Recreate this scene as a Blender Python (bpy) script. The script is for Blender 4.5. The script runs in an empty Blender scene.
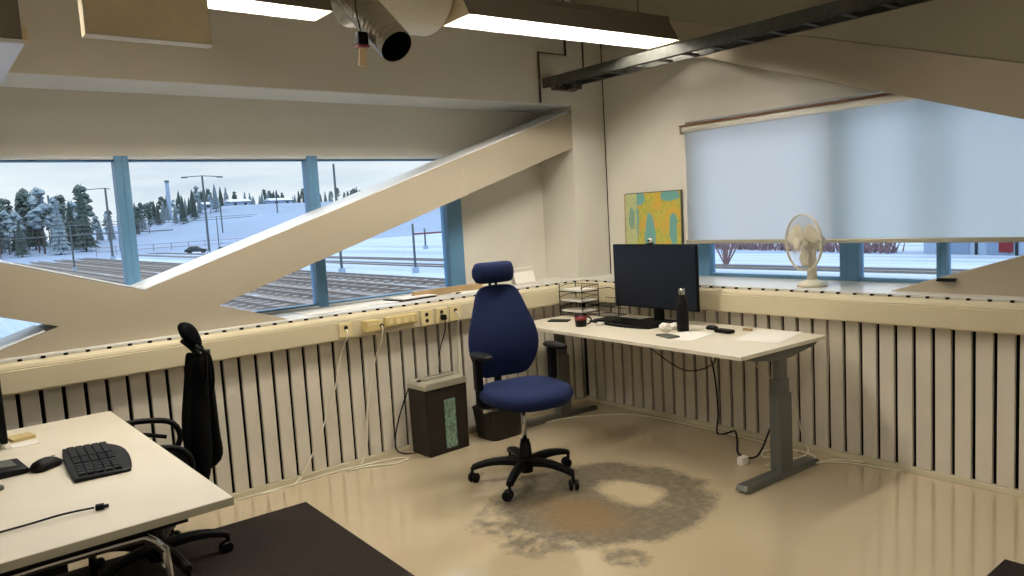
import bpy, bmesh, math, random
from mathutils import Vector, Matrix, Euler
PI = math.pi
random.seed(7)
S = bpy.context.scene
COL = S.collection

# ------------------------------------------------------------------ materials
def lin(h):
    if isinstance(h, str):
        v = [int(h[i:i+2], 16)/255 for i in (0, 2, 4)]
        return tuple((c/12.92 if c <= .04045 else ((c+.055)/1.055)**2.4) for c in v) + (1,)
    return tuple(h) + (1,) if len(h) == 3 else tuple(h)
def mat(name, col, rough=.6, metal=0, var=0, scale=8, bump=0, spec=.5, **kw):
    m = bpy.data.materials.new(name); m.use_nodes = True
    nt = m.node_tree; b = nt.nodes['Principled BSDF']
    c = lin(col)
    b.inputs['Base Color'].default_value = c
    b.inputs['Roughness'].default_value = rough
    b.inputs['Metallic'].default_value = metal
    b.inputs['Specular IOR Level'].default_value = spec
    for k, v in kw.items(): b.inputs[k.replace('_', ' ')].default_value = v
    tc = nt.nodes.new('ShaderNodeTexCoord')
    nz = nt.nodes.new('ShaderNodeTexNoise'); nz.inputs['Scale'].default_value = scale; nz.inputs['Detail'].default_value = 5
    nt.links.new(tc.outputs['Object'], nz.inputs['Vector'])
    if var:
        r = nt.nodes.new('ShaderNodeValToRGB')
        r.color_ramp.elements[0].position = .3; r.color_ramp.elements[1].position = .7
        r.color_ramp.elements[0].color = tuple(x*(1-var) for x in c[:3])+(1,)
        r.color_ramp.elements[1].color = tuple(min(1, x*(1+var)) for x in c[:3])+(1,)
        nt.links.new(nz.outputs['Fac'], r.inputs['Fac']); nt.links.new(r.outputs['Color'], b.inputs['Base Color'])
    if bump:
        bp = nt.nodes.new('ShaderNodeBump'); bp.inputs['Strength'].default_value = bump; bp.inputs['Distance'].default_value = .005
        nt.links.new(nz.outputs['Fac'], bp.inputs['Height']); nt.links.new(bp.outputs['Normal'], b.inputs['Normal'])
    return m
def emit(name, col, st):
    m = bpy.data.materials.new(name); m.use_nodes = True; nt = m.node_tree
    nt.nodes.remove(nt.nodes['Principled BSDF']); e = nt.nodes.new('ShaderNodeEmission')
    e.inputs[0].default_value = lin(col); e.inputs[1].default_value = st
    nt.links.new(e.outputs[0], nt.nodes['Material Output'].inputs[0]); return m

M = {}
M['wall'] = mat('painted_wall', 'd3cfc3', .55, var=.03, scale=3)
M['beam'] = mat('painted_steel', 'a39985', .5, var=.03, scale=2)
M['soffit'] = mat('olive_ceiling', '86806a', .7, var=.05, scale=2)
M['ceiling'] = mat('ceiling_paint', 'f0eee8', .8, var=.03, scale=1.5)
M['slat'] = mat('slat_paint', 'd4cdbd', .5, var=.04, scale=5)
M['gap'] = mat('dark_gap', '0f0e0b', .95, spec=.05)
M['rail'] = mat('rail_paint', 'c9be9f', .42, var=.02, scale=4)
M['sill'] = mat('sill_laminate', 'dfddd6', .2, var=.03, scale=6)
M['base'] = mat('baseboard_paint', 'cdc4a8', .5)
M['teal'] = mat('window_frame_teal', '5580a0', .4, var=.05, scale=4)
M['tealw'] = mat('window_trim_white', 'c9ced0', .5)
M['desk'] = mat('desk_laminate', 'e0d8c4', .33, var=.02, scale=10)
M['deskedge'] = mat('desk_edge_grey', '8c8672', .5)
M['dgrey'] = mat('dark_grey_metal', '5b5c55', .45, metal=.3)
M['black'] = mat('black_plastic', '050506', .55, spec=.15)
M['blackm'] = mat('black_mesh', '030304', .95, spec=.05)
M['casterm'] = mat('caster_black', '050506', .5, spec=.15)
M['navy'] = mat('navy_fabric', '0b1a3e', .9, var=.12, scale=120, bump=.15, spec=.25)
M['chrome'] = mat('chrome', 'b9b9b5', .2, metal=1)
M['silver'] = mat('silver_plastic', 'a9a593', .4, metal=.25)
M['carpet'] = mat('carpet_brown', '282320', .95, spec=.05, var=.25, scale=90, bump=.4)
M['white'] = mat('white_plastic', 'dedbd0', .4)
M['fanw'] = mat('fan_ivory', 'cfc8b4', .4)
M['cream'] = mat('cream_plastic', 'dccb98', .4)
M['ybox'] = mat('yellowed_plastic', 'ceb97e', .45)
M['paper'] = mat('paper', 'ece8de', .7, var=.02)
M['wood'] = mat('light_wood', 'a08760', .5, var=.12, scale=14)
M['brown'] = mat('blind_wood', '7c4a22', .5)
M['screen'] = mat('screen_dark', '0d1420', .3, spec=.25)
M['shred'] = mat('shredder_dark', '231e18', .5, spec=.2, var=.05)
M['galv'] = mat('tray_grey', '40413b', .6, metal=.3, var=.3, scale=30)
M['housing'] = mat('fixture_grey', '6f675b', .5)
M['reflector'] = mat('reflector_white', 'e8e8ea', .4)
M['ductm'] = mat('duct_metal', 'a39b8c', .35, metal=.8, var=.1, scale=6)
M['ductw'] = mat('duct_wrap', 'efece2', .45)
M['wallw'] = mat('white_wall', 'ece9e1', .7)
M['litw'] = mat('window_lit_white', 'f0f3f5', .35, spec=.8)  # cool gloss white with window light put into the colour
M['sleep'] = mat('snowy_sleeper', '8d8682', .9, var=.15)
M['bag'] = mat('beige_panel', 'd6c7a6', .75, var=.08, scale=9)
M['red'] = mat('red_plastic', '6e1018', .4)
M['cable'] = mat('cable_white', 'd8d2bd', .5)
M['cableb'] = mat('cable_black', '0b0b0b', .6, spec=.2)
M['pipe'] = mat('pipe_dark', '3c3229', .5)
M['tyre'] = mat('tyre', '111111', .8)
M['carp'] = mat('car_paint_dark', '23303a', .25)
M['carw'] = mat('car_paint_snowy', '6f839e', .6)
M['cglass'] = mat('car_glass', '0c1218', .1)
M['mast'] = mat('mast_steel', '4a5158', .6)
M['rock'] = mat('warehouse_wall', '8a9db3', .7)
M['spruce'] = mat('spruce_needles', '46524f', .95, var=.35, scale=3)
M['pale'] = mat('frosted_needles', '76848c', .95, var=.3, scale=3)
M['trunk'] = mat('bark', '4b423d', .9)
M['twig'] = mat('bare_twigs', '7c6468', .9)
M['railm'] = mat('rail_steel', '6b625e', .5)
M['roofr'] = mat('roof_snow', 'b0b8c2', .8)
M['card'] = mat('cardboard', 'f0dcb4', .7)
M['glassb'] = mat('shred_window', '6e8a78', .25, var=.5, scale=60)
M['tubeE'] = emit('tube_glow', 'fff6e8', 150.0)
M['tubeR'] = emit('tube_glow_soft', 'fff6e8', 48.0)

def glass():
    m = bpy.data.materials.new('window_glass'); m.use_nodes = True; nt = m.node_tree
    nt.nodes.remove(nt.nodes['Principled BSDF'])
    t = nt.nodes.new('ShaderNodeBsdfTransparent'); t.inputs[0].default_value = (.93, .96, .97, 1)
    g = nt.nodes.new('ShaderNodeBsdfGlossy'); g.inputs['Roughness'].default_value = .02
    f = nt.nodes.new('ShaderNodeFresnel'); f.inputs[0].default_value = 1.35
    x = nt.nodes.new('ShaderNodeMixShader')
    nt.links.new(f.outputs[0], x.inputs[0]); nt.links.new(t.outputs[0], x.inputs[1]); nt.links.new(g.outputs[0], x.inputs[2])
    nt.links.new(x.outputs[0], nt.nodes['Material Output'].inputs[0]); return m
M['glass'] = glass()
def blindmat(tint):
    m = bpy.data.materials.new('blind_fabric'); m.use_nodes = True; nt = m.node_tree
    nt.nodes.remove(nt.nodes['Principled BSDF'])
    d = nt.nodes.new('ShaderNodeBsdfDiffuse'); d.inputs[0].default_value = (.82, .83, .84, 1)
    t = nt.nodes.new('ShaderNodeBsdfTranslucent'); t.inputs[0].default_value = tint
    tc = nt.nodes.new('ShaderNodeTexCoord'); mp = nt.nodes.new('ShaderNodeMapping'); mp.inputs['Scale'].default_value = (1, 30, 120)
    nz = nt.nodes.new('ShaderNodeTexNoise'); nz.inputs['Scale'].default_value = 2
    nt.links.new(tc.outputs['Object'], mp.inputs[0]); nt.links.new(mp.outputs[0], nz.inputs['Vector'])
    mr = nt.nodes.new('ShaderNodeMapRange'); mr.inputs[3].default_value = .82; mr.inputs[4].default_value = .90
    nt.links.new(nz.outputs['Fac'], mr.inputs[0])
    x = nt.nodes.new('ShaderNodeMixShader'); nt.links.new(mr.outputs[0], x.inputs[0])
    nt.links.new(d.outputs[0], x.inputs[1]); nt.links.new(t.outputs[0], x.inputs[2])
    nt.links.new(x.outputs[0], nt.nodes['Material Output'].inputs[0]); return m
M['blind'] = blindmat((.92, .98, .99, 1)); M['blindw'] = blindmat((1, .98, .965, 1))

class NB:      # tiny node-graph builder
    def __init__(s, m): s.nt = m.node_tree
    def n(s, t, **k):
        o = s.nt.nodes.new(t)
        for a, b in k.items(): setattr(o, a, b)
        return o
    def l(s, a, b): s.nt.links.new(a, b)
    def math(s, op, a, b=None, clamp=False):
        o = s.n('ShaderNodeMath', operation=op, use_clamp=clamp)
        for i, v in enumerate((a, b)):
            if v is None: continue
            if isinstance(v, (int, float)): o.inputs[i].default_value = v
            else: s.l(v, o.inputs[i])
        return o.outputs[0]
    def mix(s, f, a, b):
        o = s.n('ShaderNodeMix', data_type='RGBA')
        if isinstance(f, (int, float)): o.inputs[0].default_value = f
        else: s.l(f, o.inputs[0])
        for i, v in ((6, a), (7, b)):
            if isinstance(v, tuple): o.inputs[i].default_value = v
            else: s.l(v, o.inputs[i])
        return o.outputs[2]
    def noise(s, vec, scale, detail=4, rough=.5):
        o = s.n('ShaderNodeTexNoise'); o.inputs['Scale'].default_value = scale; o.inputs['Detail'].default_value = detail
        o.inputs['Roughness'].default_value = rough; s.l(vec, o.inputs['Vector']); return o.outputs['Fac']
    def smooth(s, v, a, b):      # 0 below a, 1 above b
        o = s.n('ShaderNodeMapRange', interpolation_type='SMOOTHSTEP'); s.l(v, o.inputs[0])
        o.inputs[1].default_value = a; o.inputs[2].default_value = b; return o.outputs[0]

def floormat():
    m = mat('painted_floor', 'bfab87', .2, spec=.6); g = NB(m); b = m.node_tree.nodes['Principled BSDF']
    tc = g.n('ShaderNodeTexCoord').outputs['Object']
    sp = g.n('ShaderNodeSeparateXYZ'); g.l(tc, sp.inputs[0]); X, Y = sp.outputs[0], sp.outputs[1]
    n1 = g.noise(tc, 6.5, 8, .74); n2 = g.noise(tc, 24, 5, .7); n3 = g.noise(tc, 1.1, 3)
    def dist(cx, cy, rx, ry, wob):
        dx = g.math('DIVIDE', g.math('SUBTRACT', X, cx), rx); dy = g.math('DIVIDE', g.math('SUBTRACT', Y, cy), ry)
        d = g.math('SQRT', g.math('ADD', g.math('MULTIPLY', dx, dx), g.math('MULTIPLY', dy, dy)))
        return g.math('ADD', d, g.math('MULTIPLY', g.math('SUBTRACT', n1, .5), wob))
    main = g.smooth(dist(-1.36, -1.5, .57, .56, .75), 1.04, .90)
    hole = g.smooth(dist(-1.20, -1.55, .14, .20, 2.2), 1.25, .7)
    lobe = g.math('MAXIMUM', g.smooth(dist(-1.86, -1.50, .25, .34, 1.8), 1.05, .70), g.smooth(dist(-1.76, -2.02, .11, .13, 1.4), 1.05, .60))
    patch = g.smooth(g.math('ADD', n1, g.math('MULTIPLY', n2, .35)), .76, .64)
    lobe = g.math('MULTIPLY', lobe, patch)
    st = g.math('MAXIMUM', g.math('MULTIPLY', main, g.math('SUBTRACT', 1.0, hole)), g.math('MULTIPLY', lobe, .85))
    speck = g.smooth(n2, .64, .74)
    st = g.math('MULTIPLY', st, g.math('SUBTRACT', 1.0, g.math('MULTIPLY', speck, .5)))
    orange = g.smooth(dist(-1.58, -1.56, .24, .34, 1.2), 1.1, .3)
    basec = g.mix(n3, lin('c6b596'), lin('bbab8e'))
    basec = g.mix(g.math('MULTIPLY', g.smooth(n2, .55, .8), .10), basec, lin('8c7c60'))
    worn = g.mix(g.smooth(n2, .35, .65), lin('6b6250'), lin('857a65'))
    worn = g.mix(g.math('MULTIPLY', orange, .75), worn, lin('8c7048'))
    halo = g.math('MULTIPLY', g.smooth(dist(-1.5, -1.55, .95, .85, .5), 1.1, .6), .25)
    basec = g.mix(halo, basec, lin('d0bf9c'))
    c = g.mix(g.math('MULTIPLY', st, 1.0), basec, worn)
    g.l(c, b.inputs['Base Color'])
    r = g.math('ADD', g.math('ADD', g.math('MULTIPLY', n3, .06), .085), g.math('MULTIPLY', st, .32)); g.l(r, b.inputs['Roughness'])
    bp = g.n('ShaderNodeBump'); bp.inputs['Strength'].default_value = .03; bp.inputs['Distance'].default_value = .004
    g.l(n3, bp.inputs['Height']); g.l(bp.outputs[0], b.inputs['Normal'])
    return m
M['floor'] = floormat(); _b = M['floor'].node_tree.nodes['Principled BSDF']; _b.inputs['Coat Weight'].default_value = .9; _b.inputs['Coat Roughness'].default_value = .07; _b.inputs['Coat IOR'].default_value = 1.6

def groundmat():
    m = mat('snow_ground', 'cfd6de', .85); g = NB(m); b = m.node_tree.nodes['Principled BSDF']
    tc = g.n('ShaderNodeTexCoord').outputs['Object']
    mp = g.n('ShaderNodeMapping'); g.l(tc, mp.inputs[0]); mp.inputs['Scale'].default_value = (1, .03, 1)
    sp = g.n('ShaderNodeSeparateXYZ'); g.l(tc, sp.inputs[0]); X = sp.outputs[0]; Y = sp.outputs[1]
    str1 = g.noise(mp.outputs[0], .55, 5, .65); str2 = g.noise(mp.outputs[0], 2.5, 4, .6); fine = g.noise(tc, 1.2, 6, .7)
    band = g.math('MULTIPLY', g.smooth(X, 8.5, 11), g.smooth(X, 27, 22.5))
    gravel = g.math('MULTIPLY', band, g.smooth(g.math('ADD', g.math('MULTIPLY', str2, .6), g.math('MULTIPLY', fine, .5)), .40, .56))
    c = g.mix(g.smooth(str1, .42, .66), lin('959fac'), lin('73829a'))
    c = g.mix(gravel, c, lin('6b5d52'))
    c = g.mix(g.math('MULTIPLY', g.smooth(str2, .60, .72), .45), c, lin('5e6470'))
    g.l(c, b.inputs['Base Color']); return m
M['ground'] = groundmat()
M['hill'] = mat('hill_snow', '6f7c90', .9, var=.10, scale=.05)

def mapmat():
    m = mat('map_print', 'c9b24a', .35); g = NB(m); b = m.node_tree.nodes['Principled BSDF']
    tc = g.n('ShaderNodeTexCoord').outputs['Object']; sp = g.n('ShaderNodeSeparateXYZ'); g.l(tc, sp.inputs[0])
    U, V = sp.outputs[1], sp.outputs[2]         # U to image left, V up (metres, origin bottom centre)
    n1 = g.noise(tc, 9, 5, .6); n2 = g.noise(tc, 45, 4, .6)
    def blob(cu, cv, ru, rv, w=.9):
        du = g.math('DIVIDE', g.math('SUBTRACT', U, cu), ru); dv = g.math('DIVIDE', g.math('SUBTRACT', V, cv), rv)
        d = g.math('SQRT', g.math('ADD', g.math('MULTIPLY', du, du), g.math('MULTIPLY', dv, dv)))
        return g.smooth(g.math('ADD', d, g.math('MULTIPLY', g.math('SUBTRACT', n1, .5), w)), 1.05, .9)
    land = g.mix(g.smooth(n2, .4, .62), lin('bdb552'), lin('a0a34a'))
    land = g.mix(g.smooth(n1, .45, .6), land, lin('c9a346'))
    sea = lin('6a9f9a')
    s = g.math('MAXIMUM', blob(.02, .27, .055, .21, .6), blob(.12, .60, .05, .07))
    s = g.math('MAXIMUM', s, blob(.15, .42, .022, .14, 1.4)); s = g.math('MAXIMUM', s, blob(-.17, .60, .09, .045))
    s = g.math('MAXIMUM', s, blob(-.20, .36, .035, .13, 1.2))
    c = g.mix(s, land, sea)
    legend = g.smooth(U, .148, .152)
    lc = g.mix(g.smooth(n2, .50, .60), lin('b9bd86'), lin('9aab84'))
    lc = g.mix(blob(.20, .44, .03, .09), lc, lin('7a9a86'))
    c = g.mix(legend, c, lc)
    g.l(c, b.inputs['Base Color']); return m
M['map'] = mapmat()

# ------------------------------------------------------------------ mesh helpers
class MB:
    def __init__(s): s.b = bmesh.new()
    def box(s, lo, hi, rot=None, piv=None):
        v = []
        for x in (lo[0], hi[0]):
            for y in (lo[1], hi[1]):
                for z in (lo[2], hi[2]): v.append(Vector((x, y, z)))
        if rot:
            p = Vector(piv) if piv else (Vector(lo)+Vector(hi))/2; R = Euler(rot).to_matrix()
            v = [R @ (a-p)+p for a in v]
        v = [s.b.verts.new(a) for a in v]
        for f in ((0, 1, 3, 2), (4, 6, 7, 5), (0, 4, 5, 1), (2, 3, 7, 6), (0, 2, 6, 4), (1, 5, 7, 3)): s.b.faces.new([v[i] for i in f])
        return s
    def rings(s, rings, cap=True, close=True):
        R = [[s.b.verts.new(Vector(p)) for p in r] for r in rings]; n = len(R[0])
        for a, b in zip(R, R[1:]):
            for i in range(n if close else n-1):
                j = (i+1) % n
                try: s.b.faces.new((a[i], a[j], b[j], b[i]))
                except ValueError: pass
        if cap and n > 2:
            s.b.faces.new(list(reversed(R[0]))); s.b.faces.new(R[-1])
        return s
    def tube(s, pts, r, n=8, smooth=0):
        pts = [Vector(p) for p in pts]
        if smooth and len(pts) > 2:
            out = []
            P = [pts[0]]+pts+[pts[-1]]
            for i in range(1, len(P)-2):
                for k in range(smooth):
                    t = k/smooth; a, b, c, d = P[i-1], P[i], P[i+1], P[i+2]
                    out.append(.5*((2*b)+(c-a)*t+(2*a-5*b+4*c-d)*t*t+(3*b-a-3*c+d)*t**3))
            out.append(pts[-1]); pts = out
        rs = r if isinstance(r, (list, tuple)) else [r]*len(pts)
        if len(rs) != len(pts): rs = [rs[0]+(rs[-1]-rs[0])*i/(len(pts)-1) for i in range(len(pts))]
        rg = []; up = None
        for i, p in enumerate(pts):
            d = (pts[min(i+1, len(pts)-1)]-pts[max(i-1, 0)]).normalized()
            if up is None: up = Vector((0, 0, 1)) if abs(d.z) < .9 else Vector((1, 0, 0))
            a = d.cross(up).normalized(); up = a.cross(d).normalized()
            rg.append([p+rs[i]*(math.cos(2*PI*k/n)*a+math.sin(2*PI*k/n)*up) for k in range(n)])
        return s.rings(rg)
    def lathe(s, prof, n=24, c=(0, 0, 0), M4=None):
        c = Vector(c); rg = []
        for r, z in prof:
            ring = [Vector((max(r, 1e-4)*math.cos(2*PI*k/n), max(r, 1e-4)*math.sin(2*PI*k/n), z)) for k in range(n)]
            if M4: ring = [M4 @ p for p in ring]
            rg.append([p+c for p in ring])
        return s.rings(rg)
    def prism(s, poly, axis, a, b):
        def P(u, v, w): return {'x': (w, u, v), 'y': (u, w, v), 'z': (u, v, w)}[axis]
        A = [s.b.verts.new(P(u, v, a)) for u, v in poly]; B = [s.b.verts.new(P(u, v, b)) for u, v in poly]
        n = len(poly); s.b.faces.new(A); s.b.faces.new(list(reversed(B)))
        for i in range(n): s.b.faces.new((A[i], B[i], B[(i+1) % n], A[(i+1) % n]))
        return s
    def make(s, name, m, parent=None, bevel=0, smooth=False, sub=0, kind=None, label=None):
        bmesh.ops.recalc_face_normals(s.b, faces=s.b.faces)
        me = bpy.data.meshes.new(name); s.b.to_mesh(me); s.b.free()
        me.materials.append(M[m] if isinstance(m, str) else m)
        o = bpy.data.objects.new(name, me); COL.objects.link(o)
        if smooth:
            for p in me.polygons: p.use_smooth = True
        if bevel:
            k = o.modifiers.new('bevel', 'BEVEL'); k.width = bevel; k.segments = 2; k.limit_method = 'ANGLE'; k.angle_limit = math.radians(40)
        if sub:
            k = o.modifiers.new('sub', 'SUBSURF'); k.levels = sub; k.render_levels = sub
        if parent: o.parent = parent
        if kind: o['kind'] = kind
        if label: o['label'] = label
        return o
def se(w, d, n=20, p=3.2):     # superellipse ring
    out = []
    for k in range(n):
        t = 2*PI*k/n; c, s_ = math.cos(t), math.sin(t)
        out.append((w*math.copysign(abs(c)**(2/p), c), d*math.copysign(abs(s_)**(2/p), s_)))
    return out
def thing(name, label, cat, loc=(0, 0, 0), rz=0, group=None):
    o = bpy.data.objects.new(name, None); COL.objects.link(o); o.empty_display_size = .1
    o.location = loc; o.rotation_euler = (0, 0, rz); o['label'] = label; o['category'] = cat
    if group: o['group'] = group
    return o
def tag(o, label, cat, group=None, kind=None):
    o['label'] = label; o['category'] = cat
    if group: o['group'] = group
    if kind: o['kind'] = kind
    return o
def st(mb, name, m, **k): return mb.make(name, m, kind='structure', **k)
def dup(root, loc=None, rz=None, label=None, group=None):
    r = root.copy(); COL.objects.link(r)
    if loc is not None: r.location = loc
    if rz is not None: r.rotation_euler = (0, 0, rz)
    if label: r['label'] = label
    if group: r['group'] = group
    for ch in list(root.children):
        c = ch.copy(); COL.objects.link(c); c.parent = r
        for g in ch.children:
            d = g.copy(); COL.objects.link(d); d.parent = c
    return r

# ------------------------------------------------------------------ room shell
# window side: planes y = const (north); blind side: planes x = const (east). Room is x<0, y<0.
XL, YB, ZC = -7.4, -7.4, 3.25
SZ = .955
st(MB().box((XL, YB, -.15), (.56, .5, 0)), 'floor', 'floor')
st(MB().box((XL, YB, ZC), (.56, .5, ZC+.15)), 'ceiling', 'ceiling')
st(MB().box((XL-.15, YB, 0), (XL, .5, ZC)), 'wall_west', 'wallw')
st(MB().box((XL, YB-.15, 0), (.5, YB, ZC)), 'wall_south', 'wallw')
nw = MB()
nw.box((XL, .032, .0), (.5, .5, SZ-.03))                    # parapet behind the slats
nw.box((XL, .05, 2.28), (.03, .5, ZC))                      # deep upper beam
nw.box((XL, .43, 1.93), (.03, .5, 2.28))                     # recessed panel above the windows
nw.box((-.80, .43, SZ-.03), (.03, .5, 1.94))
nw.box((.03, .05, SZ-.03), (.385, .5, ZC))                  # corner column
st(nw, 'wall_north', 'wall')
ew = MB()
ew.box((.032, YB, .0), (.56, .032, SZ-.03))
ew.box((.385, -.74, SZ-.03), (.56, .05, ZC))
ew.box((.385, YB, 2.06), (.56, -.74, ZC))
ew.box((.385, YB, SZ-.03), (.56, -5.3, 2.06))
st(ew, 'wall_east', 'wall')
st(MB().box((.3795, .044, SZ), (.3845, .0495, ZC-.01)), 'trim_1', 'gap')
st(MB().box((XL, .052, 2.276), (.03, .43, 2.2795)), 'trim_18', 'litw')  # added pale plate, paints window light onto the beam underside
# dark backing then slats
st(MB().box((XL, .024, .03), (.0, .0315, .93)).box((.024, YB, .03), (.0315, .024, .93)), 'trim_2', 'gap')
P_ = .0940
sl = MB(); x = -.02-.0095
while x > XL+.1:
    sl.box((x-.0755, 0, .032), (x, .0235, .93)); x -= P_
st(sl, 'trim_3', 'slat', bevel=.003)
sl = MB(); y = -.02-.008
while y > YB+.1:
    sl.box((0, y-.0745, .032), (.0235, y, .93)); y -= .0938
st(sl, 'trim_4', 'slat', bevel=.003)
st(MB().box((XL, -.008, 0), (-.008, .024, .031)), 'baseboard_north', 'base', bevel=.002)
st(MB().box((-.008, YB, 0), (.024, .024, .031)), 'baseboard_east', 'base', bevel=.002)
# sills
st(MB().box((XL, .003, SZ-.03), (.5, .455, SZ)), 'trim_5', 'sill')
st(MB().box((.003, YB, SZ-.03), (.56, .003, SZ)), 'trim_6', 'sill')
# rail covers (cable channel) : profile in (depth, z)
def rail(axis, a, b, name):
    prof = [(-.012, .925), (-.028, .942), (-.050, .926), (-.056, .912), (-.053, .909), (-.060, .905), (-.062, .806), (-.058, .797), (-.004, .797), (-.004, .925)]
    m = MB()
    if axis == 'x':
        m.rings([[(a, y, z) for y, z in prof], [(b if abs(b) > 1 else y, y, z) for y, z in prof]])
    else:
        m.rings([[(x, a, z) for x, z in prof], [(x, x, z) for x, z in prof]])
    return st(m, name, 'rail')
rail('x', XL, 0, 'trim_7'); rail('y', YB, 0, 'trim_8')
st(MB().box((XL, -.012, SZ-.022), (-.01, .003, SZ-.012)).box((-.012, YB, SZ-.022), (.003, -.01, SZ-.012)), 'trim_9', 'base')
sl = MB(); x = -.09
while x > XL+.2: sl.box((x-.009, -.030, SZ-.0140), (x+.009, -.010, SZ-.0035)); x -= P_
y = -.09
while y > YB+.2: sl.box((-.030, y-.007, SZ-.0140), (-.010, y+.007, SZ-.0035)); y -= P_
st(sl, 'trim_10', 'gap')
st(MB().box((XL, -.014, SZ-.012), (.003, .003, SZ-.001)).box((-.014, YB, SZ-.012), (.003, .003, SZ-.001)), 'trim_11', 'sill')

# diagonal braces, X shaped, north wall
b1t = lambda x: 1.208+.3297*(x+3.079)
b1b = lambda x: 1.084+.3200*(x+2.709)
st(MB().prism([(.03, b1t(.03)), (.03, b1b(.03)), (-3.13, .949), (-3.86, .949)], 'y', .05, .40), 'trim_12', 'beam')
b2t = lambda x: 1.208-.329*(x+3.079)
b2b = lambda x: 1.089-.331*(x+3.537)
st(MB().prism([(-6.33, b2t(-6.33)), (-6.33, b2b(-6.33)), (-3.10, .949), (-2.31, .949)], 'y', .0503, .3995), 'trim_13', 'beam')
st(MB().box((-1.001, .0475, 1.62), (-.998, .0495, 1.81), rot=(0, -.14, 0)), 'trim_14', 'base')
# white strips over the braces: window light on their top faces, painted in
st(MB().prism([(.028, b1t(.028)+.0015), (.028, b1t(.028)+.008), (-3.075, b1t(-3.075)+.008), (-3.079, b1t(-3.079)+.0015)], 'y', .056, .40).prism([(-3.54, b1t(-3.54)+.0015), (-3.54, b1t(-3.54)+.008), (-3.83, b1t(-3.83)+.008), (-3.84, b1t(-3.84)+.0015)], 'y', .056, .40), 'trim_19', 'litw')
st(MB().prism([(-3.084, b2t(-3.084)+.0015), (-3.089, b2t(-3.089)+.008), (-6.3, b2t(-6.3)+.008), (-6.3, b2t(-6.3)+.0015)], 'y', .058, .40), 'trim_20', 'litw')
# east wall braces
c1t = lambda y: 2.737+.327*(y+.80)
c1b = lambda y: 2.254+.350*(y+1.586)
st(MB().prism([(.04, c1t(.04)), (-5.2, c1t(-5.2)), (-5.2, c1b(-5.2)), (.04, c1b(.04))], 'x', .10, .315), 'trim_15', 'beam', bevel=.004)
d1t = lambda y: .957-.318*(y+2.293)
st(MB().prism([(-2.27, .949), (-6.0, d1t(-6.0)), (-6.0, d1t(-6)-.27), (-3.18, .949)], 'x', .1015, .315), 'trim_16', 'beam', bevel=.004)
# underside of the sloping slab that leans on the upper east brace
kx = 1.6; sb = MB(); ra = []
for yy in (.045, -5.2):
    z0 = c1t(yy)+.002; zt = 3.248
    ra.append([(.10, yy, z0), (.10-(zt-z0)/kx, yy, zt), (.384, yy, zt), (.384, yy, z0)])
sb.rings(ra); st(sb, 'trim_17', 'soffit')
# small black grab on the lower brace
o = tag(MB().box((.085, -2.625, 1.022), (.0985, -2.535, 1.034)).box((.075, -2.625, 1.018), (.0885, -2.535, 1.026)).make('latch', 'black', bevel=.002),
        'small black latch strip on the rising white brace under the blind', 'latch')

# ------------------------------------------------------------------ windows
def win_n(i, x0, x1, z0=.956, z1=1.93, wide_l=.035, wide_r=.035):
    w = MB(); d0, d1 = .40, .49
    w.box((x0, d0, z0), (x0+wide_l, d1, z1)); w.box((x1-wide_r, d0, z0), (x1, d1, z1))
    w.box((x0+wide_l, d0+.02, z0), (x1-wide_r, d1, z0+.022)); w.box((x0+wide_l, d0+.03, z1-.029), (x1-wide_r, d1, z1-.020))
    f = st(w, 'window_%d' % i, 'teal', bevel=.002)
    MB().box((x0+wide_l, d0+.01, z1-.0195), (x1-wide_r, d1, z1)).make('head_strip', 'tealw', f)
    MB().box((x0+wide_l, .446, z0+.022), (x1-wide_r, .452, z1-.029)).make('pane', 'glass', f)
    MB().box((x0+wide_l, .401, z0+.001), (x1-wide_r, .419, z0+.012)).make('sill_strip', 'tealw', f)
edges = [-7.35, -6.38, -5.27, -4.16, -3.05, -1.94, -.80]
for i in range(6): win_n(i+1, edges[i], edges[i+1], wide_r=.035 if i < 5 else .13)
def win_e(i, y0, y1, z0=.956, z1=2.06, wl=.045, wr=.045):     # y0 > y1
    w = MB(); d0, d1 = .475, .545
    w.box((d0, y0-wl, z0), (d1, y0, z1)); w.box((d0, y1, z0), (d1, y1+wr, z1))
    w.box((d0+.01, y1+wr, z0), (d1, y0-wl, z0+.022)); w.box((d0+.01, y1+wr, z1-.03), (d1, y0-wl, z1))
    f = st(w, 'window_%d' % i, 'teal', bevel=.003)
    MB().box((.510, y1+wr, z0+.022), (.516, y0-wl, z1-.03)).make('pane', 'glass', f)
ee = [(-.74, -1.86, .105, .045), (-1.86, -2.40, .075, .022), (-2.40, -3.53, .03, .045), (-3.53, -4.4, .045, .045), (-4.4, -5.3, .045, .045)]
for i, (a, b, p, q) in enumerate(ee): win_e(7+i, a, b, wl=p, wr=q)

# blind
t = thing('roller_blind', 'wide pale translucent roller blind hanging across the right-hand windows', 'blind', (.345, -.75, 1.2))
ys, ye = 0, -4.35
for a_, b_, mm, xo in ((ys-.015, -1.085, 'blindw', .0), (-1.075, ye, 'blind', .004)):
    fb = MB(); fb.b.faces.new([fb.b.verts.new(p) for p in ((xo, b_, .02), (xo, a_, .02), (xo, a_, .79), (xo, b_, .79))]); fb.make('fabric', mm, t)
MB().box((-.016, ye, .0), (.012, ys, .026)).make('bottom_bar', 'silver', t, bevel=.004)
r_ = MB().tube([(.0, ys-.004, .805), (.0, ye, .805)], .024, 16).make('roller_tube', 'white', t, smooth=True)
MB().box((-.034, ye, .828), (.034, ys+.012, .836)).make('cover_board', 'brown', t, bevel=.002, label='brown wooden board over the roller')
for yy in (ys+.006, ye): MB().box((-.028, yy-.004, .775), (.028, yy+.004, .826)).make('bracket', 'silver', t)

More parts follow.
